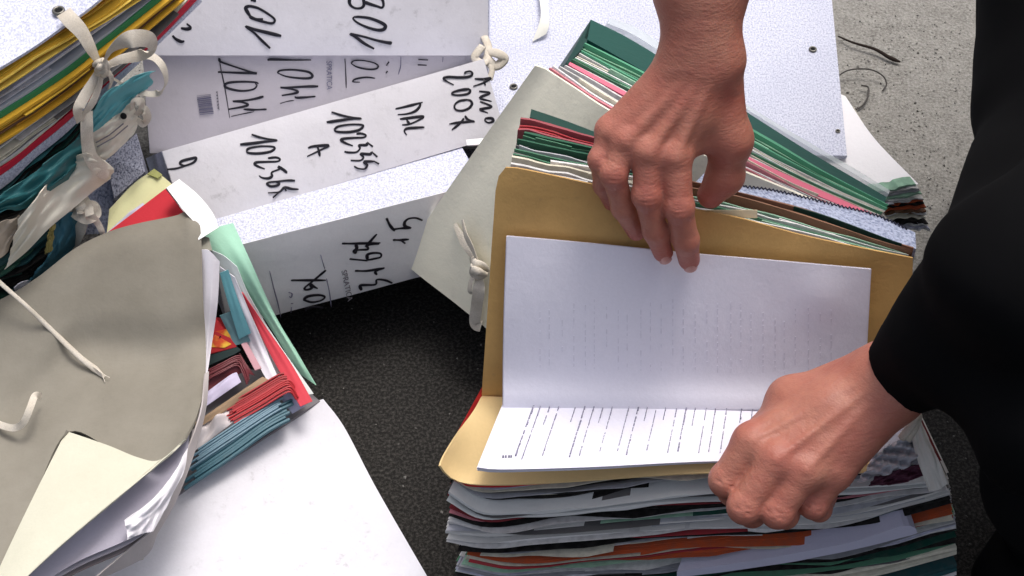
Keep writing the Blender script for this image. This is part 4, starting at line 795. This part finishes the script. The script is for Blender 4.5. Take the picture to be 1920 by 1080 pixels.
tubef('folder', 'upper of two glossy red folder spines', 'folder', [(424, 768, .1), (470, 742, .104), (520, 712, .108), (536, 708, .108)], .0065, .004, GLOSSR)
tubef('folder', 'lower glossy red folder spine with a bent right end', 'folder', [(430, 784, .098), (486, 752, .103), (528, 726, .107), (544, 722, .107), (556, 740, .1)], .006, .004, card((188, 48, 54), .5, .3, .3, .2, .4))
sh('paper_sheet', 'crumpled white paper beside the red folder spines', 'paper', [(360, 806, .092), (396, 784, .096), (430, 766, .098)], [(430, 766, .098), (444, 786, .096)], [(356, 852, .086), (400, 820, .09), (444, 786, .096)], [(360, 806, .092), (356, 852, .086)], (214, 206, 206), noise=.012, bulge=.006)
sh('paper_sheet', 'grey lavender card tongue under the coral strip', 'paper', [(524, 744, .094), (552, 728, .098)], [(552, 728, .098), (562, 742, .092), (572, 762, .084)], [(548, 776, .08), (572, 762, .084)], [(524, 744, .094), (548, 776, .08)], (168, 172, 196))
tubef('folder', 'glossy blue grey folder spine above the dark teal one', 'folder', [(352, 866, .086), (430, 814, .092), (500, 768, .096), (530, 750, .096)], .007, .004, card((112, 144, 160), .5, .3, .3, .2, .4))
tubef('folder', 'glossy dark teal folder spine next to the white board', 'folder', [(346, 896, .078), (430, 840, .085), (500, 790, .09), (548, 764, .088)], .011, .006, GLOSST)
# curling white page beside the olive board
sh('paper_sheet', 'long white page curling along the right edge of the olive grey board', 'paper', [(374, 468, .148), (392, 470, .15), (412, 490, .146)], [(412, 490, .146), (408, 570, .143), (398, 640, .14), (386, 720, .135)], [(378, 722, .132), (386, 720, .135)], [(374, 468, .148), (376, 560, .145), (378, 650, .14), (378, 722, .132)], (244, 240, 246), bulge=.004)
fan('folder', 'olive grey card corner peeking out above the curling white page', 'folder', [(376, 440, .146), (392, 446, .146), (398, 470, .146), (378, 468, .146)], (140, 138, 126))
# olive grey board with its folded corner
OL = card((146, 141, 129), .8, .5, .12, .35, .2)
t = thing('folder_board', P(200, 700, .15), 'big olive grey folder board with a turned over lower corner, lower left', 'board')
S = coons([(-160, 640, .155), (0, 562, .15), (70, 520, .15), (140, 466, .15), (205, 434, .152), (262, 418, .155), (330, 404, .158), (352, 393, .162), (370, 398, .158)],
    [(370, 398, .158), (377, 440, .156), (381, 560, .156), (386, 640, .158), (384, 716, .162), (370, 776, .168), (345, 824, .175)],
    [(-60, 1180, .15), (0, 1062, .15), (62, 936, .152), (124, 812, .156), (200, 836, .16), (262, 862, .166), (300, 864, .172), (345, 824, .175)],
    [(-160, 640, .155), (-160, 900, .15), (-60, 1180, .15)], 60, 50, noise=.004)
mb = MB(); mb.grid(S, .0022); build('board', mb, OL, t)
S = coons([(124, 808, .159), (200, 834, .165), (260, 858, .171), (300, 862, .176), (348, 822, .178)], [(348, 822, .178), (300, 868, .176), (210, 945, .17), (120, 1020, .166), (20, 1110, .16)],
    [(-60, 1200, .158), (20, 1110, .16)], [(124, 808, .159), (62, 932, .157), (0, 1062, .155), (-60, 1200, .158)], 30, 40, bulge=.006)
mb = MB(); mb.grid(S, .0016); build('folded_corner', mb, card((214, 212, 192), .75, .2, .05, .25), t)
mb = MB(); mb.prism([P(*q) for q in ((119, 818, .1605), (124, 806, .1605), (129, 809, .1605), (112, 826, .1605))], (0, 0, -.002)); build('dark_tip', mb, card((110, 106, 96)), t)
# lavender grey sheets under the folded corner
GS = 'grey sheets under the folded corner of the olive board'
for k, (dz, dx, rgb, lb) in enumerate(((0, 0, (176, 172, 186), 'lavender grey sheet just under the folded corner of the olive board'), (-.007, 6, (196, 190, 198), 'paler grey sheet second below the folded corner'), (-.014, 12, (150, 140, 140), 'brownish grey sheet lowest of those below the folded corner'))):
    S = coons([(60, 1060 + dx, .15 + dz), (190, 950 + dx, .155 + dz), (300, 858 + dx * .6, .162 + dz), (356, 796 + dx * .4, .166 + dz)], [(356, 796 + dx * .4, .166 + dz), (350, 850, .16 + dz), (322, 916 + dx * .5, .152 + dz), (286, 985 + dx, .143 + dz)],
        [(40, 1120 + dx, .135 + dz), (140, 1056 + dx * 1.6, .137 + dz), (230, 1016 + dx * 1.6, .14 + dz), (286, 985 + dx, .143 + dz)], [(60, 1060 + dx, .15 + dz), (40, 1120 + dx, .135 + dz)], 26, 18, bulge=-.004, noise=.002, seed=k)
    mb = MB(); mb.grid(S, .0012); tag(build('paper_sheet', mb, card(rgb, .6, .25)), lb, 'paper', GS)
crumple('paper_sheet', 'crumpled bright white page corner under the curl of the olive board', 'paper', [(234, 976, .158), (290, 932, .165), (330, 880, .17), (352, 840, .17)], [(352, 840, .17), (346, 880, .165), (322, 930, .155), (288, 996, .145)], [(240, 1012, .148), (262, 1002, .147), (288, 996, .145)], [(234, 976, .158), (236, 990, .156), (240, 1012, .148)], card((246, 242, 246), .6, .1), .0022, 21)
S = coons([(384, 700, .168), (392, 696, .166)], [(392, 696, .166), (386, 770, .16), (362, 858, .15), (330, 940, .138), (296, 1000, .125), (272, 1044, .11), (180, 1090, .1)], [(160, 1100, .11), (180, 1090, .1)], [(384, 700, .168), (378, 770, .168), (350, 850, .16), (318, 925, .15), (290, 988, .14), (250, 1024, .13), (160, 1100, .11)], 8, 50)
mb = MB(); mb.grid(S, .0014); tag(build('cardboard_edge', mb, card((196, 188, 186), .8, .3)), 'curved grey cardboard rim sweeping round under the olive board', 'cardboard')
fan('paper_sheet', 'beige triangular paper corner beside the white board', 'paper', [(222, 1056, .085), (292, 996, .11), (268, 1048, .085)], (206, 200, 184))
# laces
t = thing('cotton_lace', P(100, 620, .16), 'straight cotton lace lying across the olive grey board', 'lace')
def lace(pts, r, nm='lace'):
    mb = MB(); c = np.array(catmull([P(*q) for q in pts], 10)); mb.tube(c, np.interp(np.linspace(0, 1, len(c)), np.linspace(0, 1, len(r)), r), np.interp(np.linspace(0, 1, len(c)), np.linspace(0, 1, len(r)), [q * .5 for q in r]), up=(0, -.2, 1), seg=10); build(nm, mb, TAPE, t)
lace([(-30, 500, .17), (0, 530, .172), (50, 574, .176), (100, 622, .171), (150, 670, .167), (178, 692, .161), (196, 708, .158)], [.0018, .0021, .0019, .0023, .0027, .0031, .0012], 'cord')
lace([(176, 688, .1635), (190, 702, .161), (197, 716, .159)], [.0006, .0005, .0003], 'frayed_end'); lace([(178, 690, .1635), (194, 702, .162), (206, 708, .160)], [.0006, .0005, .0003], 'frayed_end')
t = thing('cotton_lace', P(40, 780, .16), 'short curled cotton lace hooked on the olive board at the left edge', 'lace')
c = np.array(catmull([P(*q) for q in ((-30, 780, .155), (0, 796, .158), (26, 802, .162), (44, 792, .17), (56, 766, .178), (66, 742, .176), (78, 744, .165))], 9)); mb = MB(); mb.band(c, np.interp(np.linspace(0, 1, 7), np.linspace(0, 1, 7), [.006] * 7)[0], .0012, up=nrm((.3, -.5, .8))); build('tape', mb, TAPE, t)

P = P_flat
# right corner of the front pile: crumpled papers and a turned up white flap
crumple('paper_sheet', 'crumpled white and grey papers at the right corner of the front pile, under the wrist', 'paper', [(1640, 850, .25), (1680, 826, .258), (1712, 800, .262)], [(1712, 800, .262), (1726, 830, .256), (1738, 862, .25)], [(1610, 905, .244), (1670, 888, .246), (1738, 862, .25)], [(1640, 850, .25), (1610, 905, .244)], card((206, 206, 212), .6, .25, .2), .010, 31)
crumple('paper_bundle', 'dark maroon sheet below the crumpled papers at the right corner', 'paper', [(1640, 895, .244), (1700, 876, .247), (1742, 866, .247)], [(1742, 866, .247), (1752, 884, .243)], [(1630, 912, .24), (1700, 902, .24), (1752, 884, .243)], [(1640, 895, .244), (1630, 912, .24)], card((84, 44, 62), .6, .25, .2), .004, 32)
crumple('folder_flap', 'white card flap turned up along the right side of the front pile', 'flap', [(1704, 786, .268), (1716, 776, .275), (1726, 788, .27)], [(1726, 788, .27), (1752, 845, .262), (1778, 905, .248)], [(1742, 922, .24), (1760, 918, .243), (1778, 905, .248)], [(1704, 786, .268), (1716, 850, .258), (1742, 922, .24)], card((222, 220, 212), .6, .2, .1), .002, 33)
mb = MB(); mb.tube(catmull([P(*q) for q in ((1690, 822, .27), (1702, 806, .28), (1714, 790, .284), (1722, 778, .28), (1716, 800, .276), (1700, 826, .268))], 7), .0032, .002, up=(0, -.3, 1)); tag(build('cotton_tape', mb, TAPE), 'twisted end of cotton tape at the right corner of the front pile, below the sleeve', 'tape')
# ------------------------------------------------------------------ person: one continuous skin surface grown from a distance field
def rcone(X, a, b, ra, rb):
    a, b = np.asarray(a), np.asarray(b); ba = b - a; L = ba @ ba; pa = X - a
    t = np.clip((pa @ ba) / L, 0, 1)
    return np.linalg.norm(pa - t[..., None] * ba, axis=-1) - (ra + (rb - ra) * t)
def smin(a, b, k):
    h = np.clip(.5 + .5 * (b - a) / k, 0, 1); return b * (1 - h) + a * h - k * h * (1 - h)
def smax(a, b, k): return -smin(-a, -b, k)
def surface_net(D, org, h):
    S = D < 0; nx, ny, nz = D.shape
    acc = np.zeros((nx - 1, ny - 1, nz - 1, 3)); cnt = np.zeros((nx - 1, ny - 1, nz - 1))
    for ax in range(3):
        o1, o2 = [a for a in range(3) if a != ax]
        for i in (0, 1):
            for j in (0, 1):
                s0 = [0, 0, 0]; s0[o1] = i; s0[o2] = j; s1 = list(s0); s1[ax] = 1
                c0 = D[s0[0]:nx - 1 + s0[0], s0[1]:ny - 1 + s0[1], s0[2]:nz - 1 + s0[2]]; c1 = D[s1[0]:nx - 1 + s1[0], s1[1]:ny - 1 + s1[1], s1[2]:nz - 1 + s1[2]]
                m = (c0 < 0) != (c1 < 0); t = np.where(m, c0 / np.where(m, c0 - c1, 1), 0)
                p = np.zeros(m.shape + (3,)); p[..., o1] = i; p[..., o2] = j; p[..., ax] = t
                acc += p * m[..., None]; cnt += m
    act = cnt > 0; idx = -np.ones(act.shape, int); idx[act] = np.arange(act.sum()); cell = np.argwhere(act)
    V = (cell + acc[act] / cnt[act][:, None]) * h + org; F_ = []
    for ax in range(3):
        o1, o2 = (ax + 1) % 3, (ax + 2) % 3
        sl0 = [slice(None)] * 3; sl1 = [slice(None)] * 3; sl0[ax] = slice(0, -1); sl1[ax] = slice(1, None)
        A_, B_ = S[tuple(sl0)], S[tuple(sl1)]; e = np.argwhere(A_ != B_); ok = (e[:, o1] > 0) & (e[:, o2] > 0) & (e[:, o1] < D.shape[o1] - 1) & (e[:, o2] < D.shape[o2] - 1); e = e[ok]
        fl = A_[tuple(e.T)]; q = []
        for d1, d2 in ((0, 0), (-1, 0), (-1, -1), (0, -1)):
            c = e.copy(); c[:, o1] += d1; c[:, o2] += d2; q.append(idx[tuple(c.T)])
        q = np.stack(q, 1); q[~fl] = q[~fl][:, ::-1]; F_.append(q)
    return V, np.concatenate(F_)
def field(prims, lo, hi, h, subs=()):
    lo, hi = np.asarray(lo), np.asarray(hi); n = np.ceil((hi - lo) / h).astype(int) + 1
    g = [lo[i] + np.arange(n[i]) * h for i in range(3)]; X = np.stack(np.meshgrid(*g, indexing='ij'), -1).astype(np.float32)
    D = np.full(X.shape[:3], .06, np.float32)
    def box(a, b, ra, rb, k):
        r = max(ra, rb) + 4 * k + 2 * h + .004; a, b = np.asarray(a), np.asarray(b)
        i0 = np.clip(np.floor((np.minimum(a, b) - r - lo) / h).astype(int), 0, n); i1 = np.clip(np.ceil((np.maximum(a, b) + r - lo) / h).astype(int) + 1, 0, n)
        return tuple(slice(p, q) for p, q in zip(i0, i1))
    for (a, b, ra, rb, k) in prims:
        s = box(a, b, ra, rb, k); D[s] = smin(D[s], rcone(X[s], np.float32(a), np.float32(b), ra, rb), k)
    for (a, b, ra, rb, k) in subs:
        s = box(a, b, ra, rb, k); D[s] = smax(D[s], -rcone(X[s], np.float32(a), np.float32(b), ra, rb), k)
    return surface_net(D.astype(np.float64), lo, h)
def chain(pts, rad, k): return [(pts[i], pts[i + 1], rad[i], rad[i + 1], k) for i in range(len(pts) - 1)]
def bounds(pr, pad): 
    a = np.array([p[0] for p in pr] + [p[1] for p in pr]); return a.min(0) - pad, a.max(0) + pad
def fp(x, y, o): return FP.hit(x, y, o)
def creases(subs, A_, B_, C3, r, back):
    """small wrinkles across the back of a joint"""
    ax = nrm(C3 - A_); side = nrm(np.cross(ax, back))
    for s_ in (-.0035, 0, .0035):
        c = B_ + ax * s_ + nrm(back) * (r * 1.03); subs.append((c - side * r * .55, c + side * r * .55, .0003, .0003, .0022))
def hand(fingers, thumb, wrist, palm_r, back, width_dir, fore, tend=.0034, kn=.78):
    pr = []; subs = []; mc = [f[0][0] for f in fingers]
    heel_r = wrist - nrm(width_dir) * .014; heel_l = wrist + nrm(width_dir) * .014
    pr += [(wrist - nrm(width_dir) * .012, wrist + nrm(width_dir) * .012, .0185, .0185, .01)]
    for i, f in enumerate(fingers):
        t_ = (i / (len(fingers) - 1)); w0 = heel_r * (1 - t_) + heel_l * t_
        pr.append((w0, f[0][0] - nrm(back) * .002, palm_r + .001, palm_r - .0018, .012))
    for a, b in zip(mc[:-1], mc[1:]): pr.append((a - nrm(back) * .003, b - nrm(back) * .003, palm_r - .003, palm_r - .003, .008))
    pr += chain(fore, [.0205, .023, .034, .040, .041][:len(fore)], .02)
    tp_, tr_ = thumb; pr += chain(tp_, tr_, .010)
    pr.append((tp_[1], mc[0] * .45 + wrist * .55, .012, .013, .016)); pr.append((tp_[1] * .75 + tp_[0] * .25 - nrm(back) * .004, mc[0] - nrm(back) * .006, .010, .009, .010))           # thenar web
    for f in fingers:
        p, rr = f; pr += chain(p, rr, .0045)
        pr.append((p[0] + nrm(back) * .0028, p[0] + nrm(back) * .0028 + 1e-4, rr[0] * kn, rr[0] * kn, .006))   # knuckle
        pr.append((p[1], p[1] + 1e-4, rr[1] * 1.015, rr[1] * 1.015, .004))
        creases(subs, p[0], p[1], p[2], rr[1] * 1.08, back)
        w1 = wrist + nrm(back) * (.0165) + (p[0] - mc[len(mc) // 2]) * .25
        pr.append((w1, p[0] + nrm(back) * (palm_r - .0035), tend * .7, tend, .0055))   # tendon
    return pr, subs
# upper hand: reaches down over the top of the tan flap
back1 = nrm(FP.n + np.array([0, 0, .35])); wr1 = fp(1316, 112, .008)
F1 = [([fp(1264, 292, .036), fp(1273, 388, .047), fp(1286, 450, .041), fp(1292, 487, .0315)], [.0130, .0106, .0098, .0084]),
      ([fp(1216, 284, .036), fp(1212, 366, .045), fp(1228, 432, .038), fp(1243, 473, .030)], [.0122, .0100, .0092, .0078]),
      ([fp(1174, 262, .030), fp(1150, 326, .040), fp(1168, 390, .030), fp(1193, 434, .015)], [.0110, .0094, .0086, .0074]),
      ([fp(1146, 246, .020), fp(1125, 300, .030), fp(1131, 348, .020), fp(1146, 380, .010)], [.0098, .0082, .0072, .0062])]
T1_ = ([fp(1350, 165, .004), fp(1367, 262, .008), fp(1360, 330, .006), fp(1332, 366, .006)], [.0180, .0150, .0130, .0104])
elb1 = np.array([.30, .02, .80]); m1 = fp(1314, -40, -.01)
pr1, sb1 = hand(F1, T1_, wr1, .0132, back1, np.array([-1.0, 0, 0]) , [wr1, fp(1315, 40, .002), m1, m1 + (elb1 - m1) * .4])
# lower hand: fingers curled over the front of the pile
wr2 = P(1668, 716, .335); back2 = nrm([-.12, -.55, .82])
F2 = [([P(1410, 828, .306), P(1362, 900, .280), P(1374, 922, .262), P(1402, 905, .250)], [.0142, .0124, .0108, .009]),
      ([P(1456, 862, .308), P(1396, 950, .280), P(1410, 962, .262), P(1436, 935, .250)], [.0136, .0122, .0106, .009]),
      ([P(1510, 882, .305), P(1458, 960, .279), P(1472, 966, .262), P(1492, 940, .250)], [.0130, .0116, .010, .0086]),
      ([P(1566, 884, .298), P(1526, 946, .275), P(1536, 955, .262), P(1552, 930, .250)], [.0120, .0102, .009, .0076])]
T2_ = ([P(1620, 700, .322), P(1484, 752, .306), P(1436, 815, .286), P(1414, 850, .266)], [.018, .0165, .014, .011])
elb2 = np.array([.66, -.14, .60])
pr2, sb2 = hand(F2, T2_, wr2, .0152, back2, P(1720, 770, .33) - P(1630, 650, .335), [wr2, wr2 + (elb2 - wr2) * .2, wr2 + (elb2 - wr2) * .55], .0010, .4)
for a, b in (((1340, 940), (1412, 892)), ((1425, 992), (1462, 930)), ((1478, 990), (1530, 942))): pass
mbp = MB()
for pr, sb, h in ((pr1, sb1, .0015), (pr2, sb2, .0015)):
    lo, hi = bounds(pr, .045); V, Fq = field(pr, lo, hi, h, sb)
    if pr is pr1: V[:, 2] += 0
    mbp.add(V, Fq.tolist(), None, True)
# rest of the body, mostly outside the frame
sh1, sh2, neck, head, pel = np.array([.72, .42, 1.22]), np.array([.86, .02, 1.20]), np.array([.76, .18, 1.34]), np.array([.68, .16, 1.50]), np.array([.98, .28, .92])
body = [(m1 + (elb1 - m1) * .3, elb1, .036, .042, .02), (elb1, sh1, .043, .055, .03), (wr2 + (elb2 - wr2) * .4, elb2, .034, .042, .02), (elb2, sh2, .043, .055, .03), (sh1, sh2, .065, .065, .04), (neck, (sh1 + sh2) / 2 + [.03, 0, .0], .05, .08, .05), (neck, head, .052, .06, .03),
        (head, head + [.02, 0, .04], .082, .085, .03), ((sh1 + sh2) / 2, pel, .13, .14, .08), (pel + [0, .09, -.02], np.array([.92, .36, .48]), .085, .062, .05), (np.array([.92, .36, .48]), np.array([1.0, .40, .09]), .06, .042, .03), (pel + [0, -.09, -.02], np.array([.80, .02, .5]), .085, .062, .05), (np.array([.80, .02, .5]), np.array([.86, 0, .09]), .06, .042, .03),
        (head + [-.078, 0, -.005], head + [-.098, 0, -.02], .012, .012, .012), (head + [-.05, 0, -.06], head + [-.072, 0, -.06], .03, .02, .03), (head + [.01, .085, 0], head + [.015, .09, -.02], .012, .01, .006), (head + [.01, -.085, 0], head + [.015, -.09, -.02], .012, .01, .006)]
eyes = [(head + [-.082, s_ * .032, .012], head + [-.081, s_ * .032, .012], .013, .013, .008) for s_ in (-1, 1)] + [(head + [-.094, -.02, -.057], head + [-.094, .02, -.057], .003, .003, .004)]
lo, hi = bounds(body, .16); V, Fq = field(body, lo, hi, .011, eyes); mbp.add(V, Fq.tolist(), None, True)
def skin_mat():
    m, n, b = newmat('skin'); tc = N(n, 'ShaderNodeTexCoord')
    def nz(s, d=4, r=.6): x = N(n, 'ShaderNodeTexNoise', Scale=s, Detail=d, Roughness=r); n.links.new(tc.outputs['Object'], x.inputs['Vector']); return x.outputs[0]
    base = mixc(n, ramp(n, nz(22, 5), .35, .7), (.50, .215, .145), (.40, .125, .088))
    base = mixc(n, ramp(n, nz(140, 3), .4, .75, 0, .35), base, (.36, .13, .10))
    ra_ = N(n, 'ShaderNodeAttribute'); ra_.attribute_name = 'Red'
    rm = N(n, 'ShaderNodeMath', operation='MULTIPLY'); n.links.new(ra_.outputs['Fac'], rm.inputs[0]); rm.inputs[1].default_value = .75
    base = mixc(n, rm.outputs[0], base, (.42, .095, .08))
    n.links.new(base, b.inputs['Base Color']); b.inputs['Roughness'].default_value = .48; b.inputs['Specular IOR Level'].default_value = .42
    b.inputs['Subsurface Weight'].default_value = .25; b.inputs['Subsurface Radius'].default_value = (.009, .0035, .0018); b.inputs['Subsurface Scale'].default_value = .6
    v = N(n, 'ShaderNodeTexVoronoi', Scale=620.0); n.links.new(tc.outputs['Object'], v.inputs['Vector'])
    mp = N(n, 'ShaderNodeMapping'); n.links.new(tc.outputs['Object'], mp.inputs[0]); mp.inputs['Scale'].default_value = (1, 1, 3.5)
    wr = N(n, 'ShaderNodeTexNoise', Scale=150.0, Detail=5.0); n.links.new(mp.outputs[0], wr.inputs['Vector'])
    bb = bump(n, v.outputs['Distance'], b, .25, .0006); bb = bump(n, wr.outputs[0], b, .45, .0012, bb); bump(n, nz(60, 3), b, .3, .0015, bb)
    return m
person = build('person', mbp, skin_mat(), base=(.9, .2, 0))
_V = np.array(mbp.v); _r = np.zeros(len(_V))
for f in F1 + F2 + [T1_, T2_]:
    for i, wgt, sc_ in ((0, .35, .013), (1, .8, .010), (2, .35, .008), (3, 1.0, .013)):
        _r = np.maximum(_r, wgt * np.exp(-(np.linalg.norm(_V - f[0][i], axis=1) / sc_ / 1.25) ** 2))
_at = person.data.attributes.new('Red', 'FLOAT', 'POINT'); _at.data.foreach_set('value', _r.astype(np.float32)); tag(person, 'person in black clothes bending in from the right, both bare hands opening the tan folder', 'person')
# nails
mbn = MB()
for f, r in ((F1[0], .0084), (F1[1], .0078)):
    p = f[0]; d = nrm(p[3] - p[2]); bk = nrm(back1 - d * (back1 @ d)); sd_ = np.cross(d, bk); c = p[3] + d * .001
    G = [[c + d * u * .0055 + sd_ * math.sin(a) * r * .78 + bk * (math.cos(a) * r * 1.02 + .0003 - .001 * u * u) for a in np.linspace(-.95, .95, 9)] for u in np.linspace(-1, 1, 7)]
    mbn = MB(); mbn.grid(G, .0003); build('fingernail', mbn, plain('nail', (206, 150, 140), .3, .5), person)
# clothing
CLOTH = (lambda m, n, b: (setattr(b.inputs['Base Color'], 'default_value', (.005, .005, .0055, 1)), setattr(b.inputs['Roughness'], 'default_value', .95), setattr(b.inputs['Specular IOR Level'], 'default_value', .05), m)[-1])(*newmat('black_cloth'))
cuff = P(1702, 692, .345); s1 = P(1806, 604, .42); s2 = P(1925, 510, .50)
coat = [(cuff, s1, .034, .046, .015), (s1, s2, .046, .058, .02), (s2, elb2 + [.02, 0, 0], .058, .085, .03), (P(1880, 700, .40), P(1960, 780, .40), .045, .06, .03), (elb2, sh2, .085, .10, .05), (elb1 + (sh1 - elb1) * .08, sh1, .06, .095, .04), (sh1, sh2, .11, .11, .06), ((sh1 + sh2) / 2, pel, .19, .21, .1),
        (pel, pel + [0, 0, -.25], .21, .22, .06), (sh2 + [.02, 0, -.1], P(2100, 420, .42), .1, .080, .02), (P(2075, 420, .40), P(2020, 230, .40), .080, .074, .02), (P(2012, 230, .40), P(2000, -150, .42), .076, .078, .02), (P(1990, 330, .42), P(1925, 480, .46), .070, .060, .02)]
lo, hi = bounds(coat, .24); V, Fq = field(coat, lo, hi, .010)
hr = np.random.default_rng(1); ph = hr.uniform(0, 6, 4)
V = V + .0025 * np.stack([np.sin(V[:, 2] * 60 + V[:, 1] * 25 + ph[0]), np.sin(V[:, 0] * 45 + V[:, 2] * 30 + ph[1]), np.sin(V[:, 0] * 50 + V[:, 1] * 40 + ph[2])], 1)
mb = MB(); mb.add(V, Fq.tolist(), None, True); build('coat', mb, CLOTH, person)
legs = [(P(1928, 330, .02), P(1990, -160, .45), .055, .070, .02), (P(1990, -160, .45), pel + [0, .09, -.05], .070, .12, .04), (P(1985, 985, .05), P(2000, 900, .28), .05, .055, .02), (P(2000, 900, .28), np.array([.84, -.02, .55]), .055, .085, .04), (np.array([.84, -.02, .55]), pel + [0, -.09, -.05], .085, .12, .04)]
lo, hi = bounds(legs, .14); V, Fq = field(legs, lo, hi, .009); mb = MB(); mb.add(V, Fq.tolist(), None, True); build('trousers', mb, CLOTH, person)
shoe = [(P(1965, 990, .035), P(1890, 1085, .03), .036, .032, .03)]; lo, hi = bounds(shoe, .06); V, Fq = field(shoe, lo, hi, .005); V[:, 2] = np.maximum(V[:, 2], .002); mb = MB(); mb.add(V, Fq.tolist(), None, True); build('shoe', mb, CLOTH, person)
hb = [(head + [.02, 0, .05], head + [.04, 0, .0], .092, .092, .03)]; lo, hi = bounds(hb, .12); V, Fq = field(hb, lo, hi, .008, [(head + [-.12, 0, -.03], head + [-.09, 0, .0], .09, .085, .02)]); mb = MB(); mb.add(V, Fq.tolist(), None, True); build('hair', mb, plain('dark_hair', (40, 30, 26), .6, .3), person)
